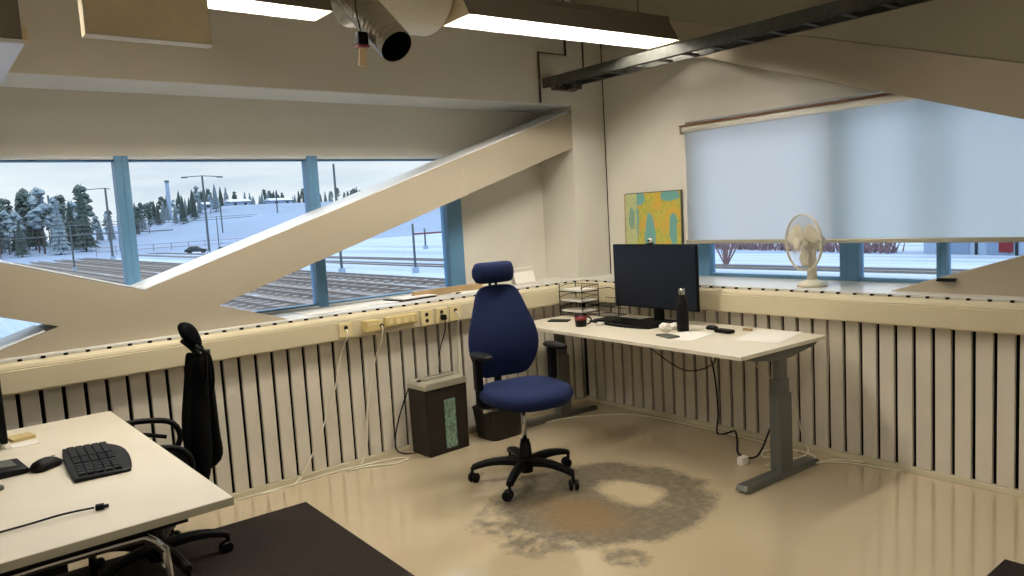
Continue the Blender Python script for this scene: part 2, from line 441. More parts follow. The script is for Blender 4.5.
# ------------------------------------------------------------------ pipes, tray, ducts, lights overhead
tag(MB().tube([(-.285, .037, 2.285), (-.285, .037, 2.645), (-.013, .037, 2.645), (-.013, .037, 3.24)], .008, 8).make('conduit_pipe', 'pipe', smooth=True),
    'thin dark conduit with two right-angle bends beside the cable tray end', 'pipe')
tag(MB().tube([(.17, .037, 2.50), (.17, .037, 3.24)], .006, 8).make('conduit_pipe', 'pipe', smooth=True), 'thin straight dark conduit near the room corner above the cable tray', 'pipe')
t = thing('cable_tray', 'long dark grey ladder cable tray hung under the ceiling towards the corner', 'cable tray', (-.18, 0, 2.385))
for sx, nm in ((-.09, 'side_rail'), (.09, 'side_rail')):
    MB().box((sx-.002, -3.5, 0), (sx+.002, .02, .07)).box((sx-(.002 if sx < 0 else .014), -3.5, 0), (sx+(.014 if sx < 0 else .002), .02, .003)).box((sx-(.002 if sx < 0 else .014), -3.5, .067), (sx+(.014 if sx < 0 else .002), .02, .07)).make(nm, 'galv', t)
for k in range(18):
    yy = -.02-.2*k
    MB().box((-.088, yy-.014, .004), (.088, yy+.014, .018)).make('rung', 'galv', t)
for yy in (-3.25,):
    MB().box((-.11, yy-.02, -.04), (.11, yy+.02, -.002)).make('support_arm', 'galv', t)
MB().box((-.107, -.13, -.032), (.107, -.085, -.001)).box((.0, -.2, -.03), (.09, -.1, -.001)).make('end_bracket', 'pipe', t)
for k, (xx, hh) in enumerate(((-.03, 0), (.03, .0))):
    tag(MB().tube([(-.18+xx, -.05, 2.417), (-.19+xx, -1.2, 2.416), (-.17+xx, -2.6, 2.417), (-.18+xx, -3.45, 2.417)], .011, 6, 4).make('tray_cable', 'cableb', smooth=True),
        'black cable lying along the %s side of the ladder tray' % ('window' if k == 0 else 'blind'), 'cable')

def fixture(L, label, loc, rz, grp='fluorescent trough lights', tubes=2, w0=.26, h=.125, tm='tubeE'):
    t = thing('trough_light', label, 'ceiling light', loc, rz, grp)
    tw = .055; bw = w0/2; th = .003
    def plate(s, a, b, off):
        m = MB()
        m.rings([[(-a, s*bw, 0), (-a, s*tw, h), (-a, s*(tw+off), h), (-a, s*(bw+off), 0)],
                 [(a, s*bw, 0), (a, s*tw, h), (a, s*(tw+off), h), (a, s*(bw+off), 0)]])
        return m
    for s in (-1, 1):
        plate(s, L/2, 0, th).make('side_plate', 'housing', t)
    MB().box((-L/2, -tw-.003, h), (L/2, tw+.003, h+.035)).make('housing', 'housing', t, bevel=.004)
    m = MB()
    for s in (-1, 1):
        m.rings([[(-L/2+.004, s*(bw-.001), .001), (-L/2+.004, s*(tw-.001), h-.001), (-L/2+.004, s*(tw-.003), h-.001), (-L/2+.004, s*(bw-.003), .001)],
                 [(L/2-.004, s*(bw-.001), .001), (L/2-.004, s*(tw-.001), h-.001), (L/2-.004, s*(tw-.003), h-.001), (L/2-.004, s*(bw-.003), .001)]])
    m.box((-L/2+.004, -tw+.002, h-.004), (L/2-.004, tw-.002, h-.001))
    m.make('reflector', 'reflector', t)
    for s in (-1, 1):
        m = MB(); m.prism([(-bw, 0), (bw, 0), (tw, h), (-tw, h)], 'x', s*(L/2)-.002, s*(L/2)+.002); m.make('end_cap', 'bag', t)
    for s in ((-.035, .035) if tubes == 2 else (0,)):
        MB().tube([(-L/2+.03, s, h-.045), (L/2-.03, s, h-.045)], .013, 10).make('fluorescent_tube', tm, t)
    for s in (-1, 1):
        MB().tube([(s*L*.36, 0, h+.03), (s*L*.36, 0, 3.25-loc[2])], .004, 6).make('hanger', 'pipe', t)
    return t
fixture(1.55, 'dark-sided trough light hanging over the start of the cable tray', (-.91, -.955, 2.50), -.055)
fixture(1.45, 'trough light left of the ducts and right of the beige hanging panel', (-3.04, -.69, 2.50), 0, w0=.20)
for x_, y_ in ((-1.75, -3.25), (-3.6, -3.25), (-5.6, -3.25), (-2.2, -5.6), (-4.4, -5.6)):
    fixture(1.5, 'trough light of the rows behind the camera', (x_, y_, 2.55), 0, tm='tubeR')
# deep light box at the upper left edge
t = thing('light_box', 'boxed ceiling light with white underside at the upper left edge', 'ceiling light', (-3.83, -.72, 2.10))
MB().box((-.16, -.68, .012), (.16, .68, .30)).make('housing', 'housing', t, bevel=.003)
MB().box((-.164, -.684, .0), (.164, .684, .012)).make('diffuser', 'reflector', t)
MB().box((.164, -.64, .02), (.18, -.60, .06)).make('clip', 'card', t)
for s in (-1, 1): MB().tube([(0, s*.5, .29), (0, s*.5, 1.15)], .005, 6).make('hanger', 'pipe', t)
# beige hanging panel
t = thing('acoustic_baffle', 'beige fibre panel with pale metal rim hanging below the ceiling at upper left', 'baffle', (-3.18, -.93, 2.25))
MB().box((-.222, -.03, .008), (.222, .03, .62)).make('core', 'bag', t)
MB().box((-.234, -.036, 0), (.234, .036, .0075)).box((-.234, -.036, .008), (-.223, .036, .62)).box((.223, -.030, .008), (.228, .036, .62)).make('rim', 'base', t)
for s in (-1, 1): MB().tube([(s*.15, 0, .6), (s*.15, 0, 1.0)], .004, 6).make('hanger', 'pipe', t)
# big wrapped duct
t = thing('wrapped_duct', 'wide pale ribbed duct section above the small open duct', 'duct', (-2.05, -.72, 2.705))
rings = []; n = 28
for k in range(60):
    xx = -.13+.51*k/59; rr = .235+(.009 if k % 2 else 0)
    if k > 52: rr -= (k-52)**2*.0012
    rings.append([(xx, rr*math.cos(2*PI*j/n), rr*math.sin(2*PI*j/n)) for j in range(n)])
MB().rings(rings).make('shell', 'ductw', t)
MB().tube([(.375, 0, 0), (.42, 0, 0)], .15, 20).make('end_collar', 'ductm', t, smooth=True)
for s in (-.1, .2): MB().tube([(s, 0, .22), (s, 0, .57)], .006, 6).make('hanger', 'pipe', t)
# small open duct
t = thing('open_duct', 'open-ended ribbed metal air duct pointing down towards the room', 'duct', (-2.235, -1.22, 2.255))
ax = Vector((-.06, .46, .44)); a = ax.normalized(); L = ax.length
q = a.to_track_quat('Z', 'Y').to_matrix().to_4x4()
prof = [(.072, .012), (.068, .16), (.060, .17), (.060, .165)]
outer = []
for k in range(41):
    outer.append((.076+(.004 if k % 2 else 0), L*k/40))
m = MB(); m.rings([[q @ Vector((r*math.cos(2*PI*j/24), r*math.sin(2*PI*j/24), z)) for j in range(24)] for r, z in
     outer], cap=False)
m.make('pipe_body', 'ductm', t)
MB().rings([[q @ Vector((r*math.cos(2*PI*j/24), r*math.sin(2*PI*j/24), z)) for j in range(24)] for r, z in ((.0745, .002), (.073, .0), (.072, .0), (.072, .34))], cap=False).make('shade_lining', 'gap', t, smooth=True)  # black inner skin, paints the shade inside the duct mouth
MB().rings([[q @ Vector((r*math.cos(2*PI*j/24), r*math.sin(2*PI*j/24), z)) for j in range(24)] for r, z in ((.001, .345), (.071, .345), (.0712, .349), (.001, .349))]).make('damper', 'black', t)
MB().tube([q @ Vector((0, 0, L*.80)), q @ Vector((0, 0, L*.94))], .092, 24).make('collar', 'silver', t, smooth=True)
MB().tube([q @ Vector((0, 0, L*.94)), q @ Vector((0, 0, L))+Vector((0, .02, .5))], .08, 20).make('riser', 'ductm', t, smooth=True)
t = thing('hanging_sensor', 'little black sensor with a tan paper tag hanging beside the open duct', 'sensor', (-2.352, -1.12, 2.21))
MB().box((-.026, -.02, .062), (.026, .02, .118)).make('housing', 'black', t, bevel=.006)
MB().box((-.028, -.021, .052), (.028, .021, .060)).make('band', 'red', t)
MB().box((-.018, -.003, -.03), (.018, .003, .050), rot=(0, .12, 0)).make('paper_tag', 'card', t)
MB().tube([(0, 0, .115), (.01, .05, .25), (.06, .12, .36)], .003, 6, 4).make('wire', 'cableb', t)

# ------------------------------------------------------------------ desk by the blind
def frame_desk(label, loc, rz, L, D):
    t = thing('standing_desk', label, 'desk', loc, rz)
    # local: x depth 0..D (front at 0), y 0..-L, top at .72
    MB().box((0, -L, .698), (D, 0, .72)).make('tabletop', 'desk', t, bevel=.003)
    for yy, cx in ((-.10, D*.5-.04), (-L+.045, D*.5)):
        lg = MB().box((cx-.055, yy-.035, .035), (cx+.055, yy+.035, .46)).make('leg', 'dgrey', t, bevel=.008)
        MB().box((cx-.044, yy-.028, .44), (cx+.044, yy+.028, .54)).make('middle_stage', 'dgrey', lg, bevel=.006)
        MB().box((cx-.036, yy-.022, .52), (cx+.036, yy+.022, .66)).make('inner_stage', 'dgrey', lg, bevel=.005)
        MB().prism([(cx-.33, 0), (cx+.30, 0), (cx+.30, .03), (cx+.26, .04), (cx-.34, .04), (cx-.36, .015)], 'y', yy-.035, yy+.035).make('foot', 'dgrey', t, bevel=.006)
        MB().prism([(.10, .697), (.12, .675), (cx-.06, .645), (cx+.06, .645), (D-.10, .678), (D-.06, .697)], 'y', yy-.03, yy+.03).make('top_bracket', 'dgrey', t, bevel=.003)
    MB().box((D*.5-.05, -L+.2, .665), (D*.5-.02, -.24, .695)).box((D*.5+.02, -L+.2, .665), (D*.5+.05, -.24, .695)).make('crossbar', 'dgrey', t)
    return t
RZ2 = -.045
frame_desk('height-adjustable pale-topped desk with grey T legs under the blind', (-.785, -.095, 0), RZ2, 1.915, .77)
dt = .7205
# monitor
t = thing('computer_monitor', 'large black widescreen monitor standing on the desk by the blind', 'monitor', (-.205, -.905, dt), -.03)
MB().box((-.012, -.362, .088), (.012, .362, .515)).make('bezel', 'black', t, bevel=.006)
MB().box((-.0135, -.354, .100), (-.0122, .354, .508)).make('screen', 'screen', t)
MB().box((.013, -.12, .18), (.045, .12, .42)).make('rear_housing', 'black', t, bevel=.012)
MB().box((.02, -.035, .008), (.05, .035, .25), ).make('stand', 'black', t, bevel=.005)
MB().prism([(-.12, -.13), (.08, -.13), (.08, .13), (-.12, .13)], 'z', 0, .008).make('foot_plate', 'black', t, bevel=.003)
t = thing('webcam', 'tiny round webcam clipped on top of the big monitor', 'webcam', (-.205, -.88, dt+.5155), -.03)
MB().box((-.016, -.018, 0), (.016, .018, .008)).make('clip', 'black', t, bevel=.002)
MB().lathe([(0, -.016), (.014, -.012), (.017, 0), (.014, .012), (0, .016)], 14, (0, -.004, .024), Matrix.Rotation(PI/2, 4, 'Y')).make('camera_body', 'white', t, smooth=True)
MB().lathe([(0, 0), (.008, 0), (.008, .004), (0, .004)], 12, (-.020, -.004, .024), Matrix.Rotation(PI/2, 4, 'Y')).make('lens', 'black', t)
# ergonomic keyboard on the desk
def keyboard(label, loc, rz, L=.40, W=.17, curved=True, name='keyboard'):
    t = thing(name, label, 'keyboard', loc, rz)
    n = 16; front = []; back = []
    for i in range(n+1):
        u = -1+2*i/n; y = L/2*u
        cr = .016*(1-u*u) if curved else 0
        front.append((-W/2-cr*.9+((.045 if u < 0 else .008)*abs(u)**2.5 if curved else 0), y)); back.append((W/2+cr*.25-(.004*abs(u)**3 if curved else 0), y))
    poly = front+back[::-1]
    def z(x, y): return .009+.006*(1-(2*y/L)**2)*(1 if curved else 0)+.035*(x+W/2)
    m = MB(); m.rings([[(x, y, 0) for x, y in poly], [(x*.99, y*.995, z(x, y)) for x, y in poly]]); m.make('base', 'black', t, bevel=.003)
    for r in range(5):
        x0 = -W/2+.030+r*(W-.045)/5
        for c in range(3):
            a = (-L/2+.02, -.015, .07)[c]; b_ = (-.025, .06, L/2-.02)[c] if curved else 0
            if not curved: a, b_ = (-L/2+.012, -.05, .09)[c], (-.055, .085, L/2-.012)[c]
            k = MB(); nk = 6 if c < 2 else 4; s = (b_-a)/nk
            for i in range(nk):
                yy = a+i*s; zz = z(x0+.012, yy+s/2)
                k.box((x0+.002, yy+.0015, zz-.004), (x0+(W-.045)/5-.003, yy+s-.0015, zz+.0055))
            k.make('key_row', 'black', t)
    return t
keyboard('wide black keyboard in front of the big monitor', (-.38, -.80, dt), -.12, .56, .20)
# bottle
t = thing('water_bottle', 'black steel water bottle with silver cap on the desk', 'bottle', (-.41, -1.29, dt))
MB().lathe([(.0, 0), (.034, 0), (.036, .01), (.036, .15), (.032, .185), (.020, .215), (.017, .225), (0, .225)], 28).make('body', 'black', t, smooth=True)
MB().lathe([(0, .224), (.0185, .224), (.0195, .228), (.0195, .255), (.016, .262), (0, .262)], 24).make('cap', 'chrome', t, smooth=True, label='shiny silver cap')
# mug
t = thing('pen_cup', 'dark red and black cup at the left of the desk', 'cup', (-.60, -.60, dt))
MB().lathe([(0, 0), (.036, 0), (.040, .05), (.040, .078), (.036, .078), (.034, .01), (0, .01)], 24).make('cup_body', 'black', t, smooth=True)
MB().lathe([(.0405, .045), (.0415, .045), (.0415, .07), (.0405, .07)], 24).make('band', 'red', t, smooth=True)
MB().tube([(.02, -.037, .065), (.028, -.066, .055), (.026, -.066, .028), (.02, -.037, .016)], .005, 8, 4).make('handle', 'black', t, smooth=True)
# letter tray stack of wire
t = thing('letter_tray', 'three-tier black wire letter tray in the desk corner', 'letter tray', (-.25, -.225, dt), RZ2)
w, d = .12, .085
for k in range(3):
    z0 = .03+k*.075; tr = MB()
    tr.tube([(-d, -w, z0), (d, -w, z0), (d, w, z0), (-d, w, z0), (-d, -w, z0)], .0028, 6)
    tr.tube([(-d, -w, z0+.03), (-d*.2, -w, z0+.045), (d, -w, z0+.045), (d, w, z0+.045), (-d*.2, w, z0+.045), (-d, w, z0+.03)], .0025, 6)
    for i in range(9): tr.tube([(-d, -w+2*w*i/8, z0), (d, -w+2*w*i/8, z0), (d, -w+2*w*i/8, z0+.045)], .0015, 4)
    tr.make('tray', 'black', t)
for sx in (-.9, .95):
    for sy in (-1, 1): MB().tube([(sx*d, sy*(w+.004), 0), (sx*d, sy*(w+.004), .235)], .003, 6).make('post', 'black', t)
t2 = thing('letter_tray', 'smaller black wire tray with arched handles beside the three-tier one', 'letter tray', (-.22, -.51+.02, dt), RZ2)
for k in range(2):
    z0 = .02+k*.07; tr = MB()
    tr.tube([(-.075, -.10, z0), (.075, -.10, z0), (.075, .10, z0), (-.075, .10, z0), (-.075, -.10, z0)], .0028, 6)
    for i in range(8): tr.tube([(-.075, -.10+.2*i/7, z0), (.075, -.10+.2*i/7, z0), (.075, -.10+.2*i/7, z0+.04)], .0015, 4)
    tr.tube([(.075, -.10, z0+.04), (.075, .10, z0+.04)], .0025, 6); tr.make('tray', 'black', t2)
MB().tube([(0, -.10, 0), (0, -.10, .20), (0, -.02, .215), (0, .10, .20), (0, .10, 0)], .003, 6).make('arch', 'black', t2)
for k, (z0, a) in enumerate(((.035, .02), (.110, -.02), (.186, .03))):
    tag(MB().box((-.25-.075, -.225-.105, dt+z0-.001), (-.25+.075, -.225+.105, dt+z0+.011)).make('paper_stack', 'paper'),
        ('white papers on the %s tier of the wire letter tray' % ('bottom', 'middle', 'top')[k]), 'papers')
# things lying on the desk
def flat(name, label, cat, m, c, s, rz, z=dt, bevel=.001):
    o = MB().box((-s[0]/2, -s[1]/2, 0), (s[0]/2, s[1]/2, s[2])).make(name, m, bevel=bevel); o.location = (c[0], c[1], z); o.rotation_euler = (0, 0, rz)
    return tag(o, label, cat)
flat('paper_sheet', 'white sheet half under the grey notepad by the bottle', 'paper', 'paper', (-.53, -1.42, 0), (.28, .20, .0015), .12)
flat('notepad', 'small dark grey pad near the front of the desk', 'notepad', 'dgrey', (-.615, -1.34, 0), (.075, .14, .010), -.30, dt+.0016, .003)
flat('desk_mat', 'large white sheet at the right end of the desk', 'paper', 'paper', (-.30, -1.80, 0), (.38, .26, .0012), .2)
flat('wallet', 'small black case on the right of the bottle', 'case', 'black', (-.33, -1.53, 0), (.06, .11, .020), -.1, dt, .006)
t = thing('computer_mouse', 'little black mouse on the desk between bottle and black case', 'mouse', (-.27, -1.40, dt))
MB().rings([[(x, y, 0) for x, y in se(.022, .038)], [(x, y, .010) for x, y in se(.024, .040)], [(x, y, .022) for x, y in se(.016, .028)], [(x, y, .026) for x, y in se(.006, .012)]]).make('shell', 'black', t, smooth=True)
MB().box((-.003, .012, .022), (.003, .026, .027)).make('wheel', 'silver', t)
flat('coin_tray', 'small brown block near the back right of the desk', 'block', 'wood', (-.20, -1.60, 0), (.03, .05, .012), 0)
def crumple(label, c, r, m='paper'):
    rnd = random.Random(int(c[1]*1000)); b = MB(); b.b.free(); b.b = bmesh.new()
    bmesh.ops.create_icosphere(b.b, subdivisions=3, radius=r)
    for v in b.b.verts:
        v.co *= 1+rnd.uniform(-.16, .16); v.co.z = max(v.co.z*.8, -r*.7)
    o = b.make('crumpled_tissue', m, smooth=False); o.location = (c[0], c[1], dt+r*.7); return tag(o, label, 'tissue')
crumple('crumpled white tissue left of the bottle', (-.47, -1.20, 0), .034)
crumple('second crumpled tissue touching the foot of the bottle', (-.385, -1.215, 0), .030)
flat('white_cable_adapter', 'small white adapter beside the dark red cup', 'adapter', 'white', (-.50, -.68, 0), (.05, .05, .018), .4, dt, .005)
flat('phone', 'black phone lying at the far left of the desk', 'phone', 'black', (-.52, -.30, 0), (.08, .15, .009), .5, dt, .003)

# map leaning on the east wall
t = thing('map_board', 'yellow and blue framed map board leaning on the wall behind the monitor', 'map', (.352, -.425, SZ+.002))
MB().box((-.004, -.27, 0), (.004, .27, .625)).make('print', 'map', t)
MB().box((.0045, -.276, -.001), (.010, .276, .632)).box((-.006, -.277, -.001), (.009, -.2705, .632)).make('frame', 'dgrey', t)
MB().box((-.0045, .262, 0), (.0044, .2745, .627)).make('left_border', 'wood', t)
t.rotation_euler = (0, .022, 0)
# desk fan
t = thing('desk_fan', 'ivory desk fan standing on the sill in front of the blind', 'fan', (.17, -1.79, SZ+.001), -.42)
MB().lathe([(0, 0), (.085, 0), (.088, .012), (.060, .028), (.028, .040), (0, .042)], 28, (.0, -.02, 0)).make('foot', 'fanw', t, smooth=True)
MB().tube([(0, -.02, .03), (.008, -.012, .12), (.018, 0, .24)], [.030, .022], 14).make('neck', 'fanw', t, smooth=True)
RX = Matrix.Rotation(-PI/2, 4, 'Y')
hz = .262
MB().lathe([(0, -.095), (.030, -.090), (.045, -.070), (.050, -.03), (.048, .0), (.03, .006), (0, .006)], 24, (-.0, 0, hz), RX).make('motor_housing', 'fanw', t, smooth=True)
gm = MB()
def circ(r, x, n=36): return [(x, r*math.cos(2*PI*i/n), hz+r*math.sin(2*PI*i/n)) for i in range(n+1)]
gm.tube(circ(.168, -.045), .0045, 6); gm.tube(circ(.168, -.036), .0035, 6)
for k in range(48):
    a = 2*PI*k/48; c, s_ = math.cos(a), math.sin(a)
    gm.tube([(-.082, .035*c, hz+.035*s_), (-.078, .09*c, hz+.09*s_), (-.065, .14*c, hz+.14*s_), (-.045, .168*c, hz+.168*s_)], .0014, 3)
    gm.tube([(-.006, .05*c, hz+.05*s_), (-.010, .11*c, hz+.11*s_), (-.022, .15*c, hz+.15*s_), (-.036, .168*c, hz+.168*s_)], .0014, 3)
gm.tube(circ(.10, -.0775, 24), .0012, 4)
gm.make('guard', 'fanw', t)
MB().lathe([(0, .08), (.030, .082), (.036, .086), (.028, .090), (0, .091)], 20, (0, 0, hz), RX).make('badge', 'fanw', t, smooth=True)
MB().lathe([(0, .012), (.026, .014), (.028, .04), (.016, .062), (0, .066)], 20, (0, 0, hz), RX).make('rotor_hub', 'fanw', t, smooth=True)
for k in range(3):
    a0 = 2*PI*k/3+.5; fr = []
    for i in range(9):
        u = i/8; rr = .026+.116*u; hw = .25+.55*math.sin(PI*min(1, u*.75+.15)); row = []
        for j in range(7):
            v = -1+2*j/6; a = a0+hw*v*.85; row.append((-.038+.014*v, rr*math.cos(a), hz+rr*math.sin(a)))
        fr.append(row)
    m = MB(); m.rings(fr, cap=False, close=False)
    o = m.make('fan_blade', 'silver' if False else 'fanw', t, smooth=True); k_ = o.modifiers.new('solid', 'SOLIDIFY'); k_.thickness = .002

# ------------------------------------------------------------------ sill objects, north
tag(MB().box((-.29, -.018, 0), (.29, .018, .042)).make('wooden_batten', 'wood', bevel=.003), 'light brown wooden batten lying on the sill left of the blue chair', 'batten')
bpy.data.objects['wooden_batten'].location = (-1.07, .245, SZ+.001); bpy.data.objects['wooden_batten'].rotation_euler = (0, 0, -.02)
t = thing('card_holder', 'white printed card standing tilted on the sill behind the blue headrest', 'card', (-.385, .20, SZ+.001), .02)
MB().box((-.10, -.002, .001), (.10, .002, .125), rot=(-.35, 0, 0), piv=(0, 0, 0)).make('card_face', 'paper', t)
MB().box((-.10, .062, .001), (.10, .066, .125), rot=(.35, 0, 0), piv=(0, .07, 0)).make('card_back', 'paper', t)
def sheet(c, s, rz, lab, z=0, m='paper', name='paper_sheet', h=.0015, cat='paper'):
    o = MB().box((-s[0]/2, -s[1]/2, 0), (s[0]/2, s[1]/2, h)).make(name, m); o.location = (c[0], c[1], SZ+.001+z); o.rotation_euler = (0, 0, rz); return tag(o, lab, cat)
sheet((-1.98, .20), (.42, .22), .05, 'large white sheet on the sill near the second window post')
sheet((-1.62, .24), (.30, .21), -.06, 'white sheet on the sill left of the dark folder')
sheet((-1.40, .22), (.30, .20), .12, 'dark thin folder on the sill', m='black', name='folder', h=.007, cat='folder')
sheet((-1.38, .23), (.28, .19), .10, 'white booklet lying on top of the dark folder', z=.0085, name='booklet', h=.005, cat='booklet')
sheet((-.92, .14), (.30, .16), -.03, 'white sheet lying in front of the wooden batten on the sill')
sheet((-1.06, .135), (.03, .02), 0, 'tiny black clip in front of the batten on the sill', m='black', name='paper_clip', h=.008, cat='clip')

# ------------------------------------------------------------------ sockets on the north rail
FY = -.0625
def sock(x, w, label, holes, z=.855, h=.085, m='cream', name='wall_socket', col=1):
    t = thing(name, label, 'socket', (x, FY, z))
    MB().box((-w/2, -.010, -h/2), (w/2, 0, h/2)).make('plate', m, t, bevel=.003)
    for (hx, hz_) in holes:
        MB().lathe([(0, 0), (.013, 0), (.013, .002), (0, .002)], 14, (hx, -.0102, hz_), Matrix.Rotation(PI/2, 4, 'X')).make('outlet', 'shred', t)
    return t
sock(-2.03, .085, 'single cream wall socket with a white plug cable, leftmost on the rail', [(0, .015)])
t = thing('power_adapter', 'yellowed boxy power adapter plugged into the rail', 'adapter', (-1.880, FY, .862))
MB().box((-.042, -.075, -.032), (.042, 0, .036)).make('case', 'ybox', t, bevel=.005)
MB().box((-.034, -.0765, .006), (.034, -.0752, .026)).make('label_plate', 'cream', t)
sock(-1.803, .055, 'cream data socket right of the yellowed adapter', [(-.0135, -.005), (.0135, -.005)], h=.06)
t = thing('power_strip', 'yellowed four-way power strip screwed to the rail', 'power strip', (-1.655, FY, .868))
MB().box((-.115, -.032, -.030), (.115, 0, .030)).make('case', 'ybox', t, bevel=.006)
for k in range(4): MB().lathe([(0, 0), (.019, 0), (.019, .003), (.015, .003), (.014, .001), (0, .001)], 18, (-.078+.052*k, -.0325, 0), Matrix.Rotation(PI/2, 4, 'X')).make('outlet', 'cream', t)
sock(-1.46, .09, 'cream double socket with two outlets one above the other', [(0, .020), (0, -.020)], h=.10)
sock(-1.345, .09, 'cream socket with a black plug near the blue chair', [(0, .022), (0, -.012)], h=.10)
sock(-1.235, .09, 'cream socket right beside the blue chair back', [(0, .020)], h=.10)

def cable(pts, label, m='cable', r=.005, sm=6, name='cable'):
    return tag(MB().tube(pts, r, 6, sm).make(name, m, smooth=True), label, 'cable')
cable([(-2.03, -.075, .86), (-2.035, -.095, .82), (-2.05, -.03, .72), (-2.11, -.02, .50), (-2.22, -.02, .26), (-2.33, -.025, .08), (-2.42, -.04, .006), (-2.62, -.05, .006)], 'white cable hanging from the leftmost socket down to the floor')
cable([(-1.790, -.075, .85), (-1.80, -.09, .80), (-1.83, -.02, .62), (-1.90, -.015, .35), (-1.93, -.02, .10), (-1.99, -.04, .006)], 'thin pale cable hanging below the data socket')
t = thing('black_plug', 'black plug in the socket above the shredder', 'plug', (-1.345, -.0735, .845))
MB().box((-.014, -.040, -.018), (.014, 0, .016)).make('body', 'black', t, bevel=.005)
cable([(-1.345, -.105, .83), (-1.345, -.10, .76), (-1.35, -.03, .62), (-1.36, -.022, .50), (-1.37, -.02, .12)], 'thin black cable dropping from the black plug behind the shredder', 'cableb', .0035)
cable([(-1.235, -.075, .87), (-1.225, -.10, .82), (-1.21, -.04, .72), (-1.20, -.02, .40), (-1.20, -.02, .05)], 'pale cable hanging from the socket beside the blue chair')
cable([(-1.62, -.05, .42), (-1.70, -.03, .22), (-1.735, -.03, .06), (-1.69, -.06, .008), (-1.58, -.10, .008), (-1.56, -.06, .10)], 'black cable looping down left of the shredder', 'cableb', .0045)
cable([(-3.3, -.05, .006), (-2.9, -.035, .006), (-2.42, -.045, .0065), (-2.15, -.03, .006), (-1.95, -.06, .006), (-1.78, -.10, .006), (-1.72, -.16, .006), (-1.83, -.18, .006), (-1.97, -.10, .006), (-2.1, -.07, .006)], 'white cable running along the foot of the window wall with a loop')
cable([(-.92, -.15, .006), (-.70, -.22, .006), (-.40, -.30, .006), (-.10, -.60, .006), (-.05, -1.2, .006), (-.07, -1.6, .006)], 'pale cable on the floor under the desk along the slats')
cable([(-.30, -.75, .66), (-.12, -.80, .50), (-.06, -1.02, .38), (-.06, -1.25, .46), (-.2, -1.35, .66)], 'large black cable loop hanging under the desk', 'cableb', .004)
cable([(-.25, -.80, .66), (-.18, -.92, .60), (-.18, -1.10, .58), (-.25, -1.25, .66)], 'short black cable sagging just below the desk top', 'cableb', .0035)
cable([(-.22, -1.28, .66), (-.10, -1.27, .45), (-.06, -1.27, .15), (-.09, -1.28, .01), (-.06, -1.33, .01), (-.07, -1.40, .04), (-.15, -1.47, .01), (-.35, -1.62, .008), (-.36, -1.75, .03), (-.27, -1.78, .18)], 'thick black cable running down and looping on the floor by the desk leg', 'cableb', .006)
cable([(-.20, -1.45, .66), (-.06, -1.60, .45), (-.05, -1.78, .30), (-.05, -1.85, .10), (-.09, -1.90, .008), (-.30, -1.86, .006), (-.42, -1.84, .006), (-.30, -1.95, .007), (-.10, -2.1, .006), (-.03, -2.4, .006)], 'white cable dropping by the desk leg and running right along the slats')
cable([(-.05, -1.75, .006), (-.18, -1.80, .006), (-.30, -1.76, .008), (-.22, -1.70, .010), (-.10, -1.80, .012), (-.12, -1.96, .014), (-.22, -2.02, .014), (-.10, -2.08, .015), (-.03, -2.2, .010)], 'tangled pale cable heap behind the desk foot')
cable([(-.04, -2.02, .80), (-.035, -2.01, .55), (-.035, -2.0, .30), (-.04, -1.98, .02)], 'thin pale cord hanging from the rail right of the desk', 'cable', .002)
t = thing('plug', 'white plug lying on the floor behind the desk leg', 'plug', (-.46, -1.72, 0))
MB().box((-.03, -.02, 0), (.03, .02, .045)).make('body', 'white', t, bevel=.006)
MB().tube([(.03, -.008, .02), (.045, -.008, .02)], .003, 6).tube([(.03, .008, .02), (.045, .008, .02)], .003, 6).make('pins', 'chrome', t)

# ------------------------------------------------------------------ shredder
t = thing('paper_shredder', 'dark paper shredder with silver lid standing against the slats', 'shredder', (-1.465, -.135, 0), .04)
W, D, Hh = .162, .108, .425
MB().rings([[(-W*.96, -D, 0), (W*.96, -D, 0), (W*.96, D*.8, 0), (-W*.96, D*.8, 0)], [(-W, -D, Hh), (W, -D, Hh), (W, D*.8, Hh), (-W, D*.8, Hh)]]).make('bin', 'shred', t, bevel=.006)
MB().box((-.025, -D-.003, .03), (.060, -D+.004, .345)).make('shreds_window', 'glassb', t, label='greenish window full of shreds')
MB().prism([(-W-.004, Hh), (W+.004, Hh), (W+.002, Hh+.03), (W-.02, Hh+.045), (-W+.02, Hh+.045), (-W-.002, Hh+.03)], 'y', -D-.006, D*.82).make('lid', 'silver', t, bevel=.005)
MB().box((-W+.05, -.03, Hh+.045), (W-.03, .03, Hh+.062)).make('feed_head', 'silver', t, bevel=.006)
MB().box((-W+.06, -.006, Hh+.0622), (W-.05, .004, Hh+.0635)).make('feed_slot', 'black', t)
MB().box((-W+.015, -.02, Hh+.0455), (-W+.035, .0, Hh+.054)).make('switch', 'black', t)
# second dark bin partly behind the blue chair
t = thing('waste_bin', 'dark bin in the shadow behind the blue chair', 'bin', (-1.02, -.19, 0))
MB().rings([[(x, y, 0) for x, y in se(.13, .11, 20, 5)], [(x, y, .20) for x, y in se(.15, .13, 20, 5)], [(x, y, .20) for x, y in se(.145, .125, 20, 5)], [(x, y, .02) for x, y in se(.125, .105, 20, 5)]]).make('bin_body', 'shred', t)
MB().tube([(x, y, .20) for x, y in se(.149, .129, 20, 5)]+[(.149, 0, .20)], .006, 6).make('rim', 'black', t)

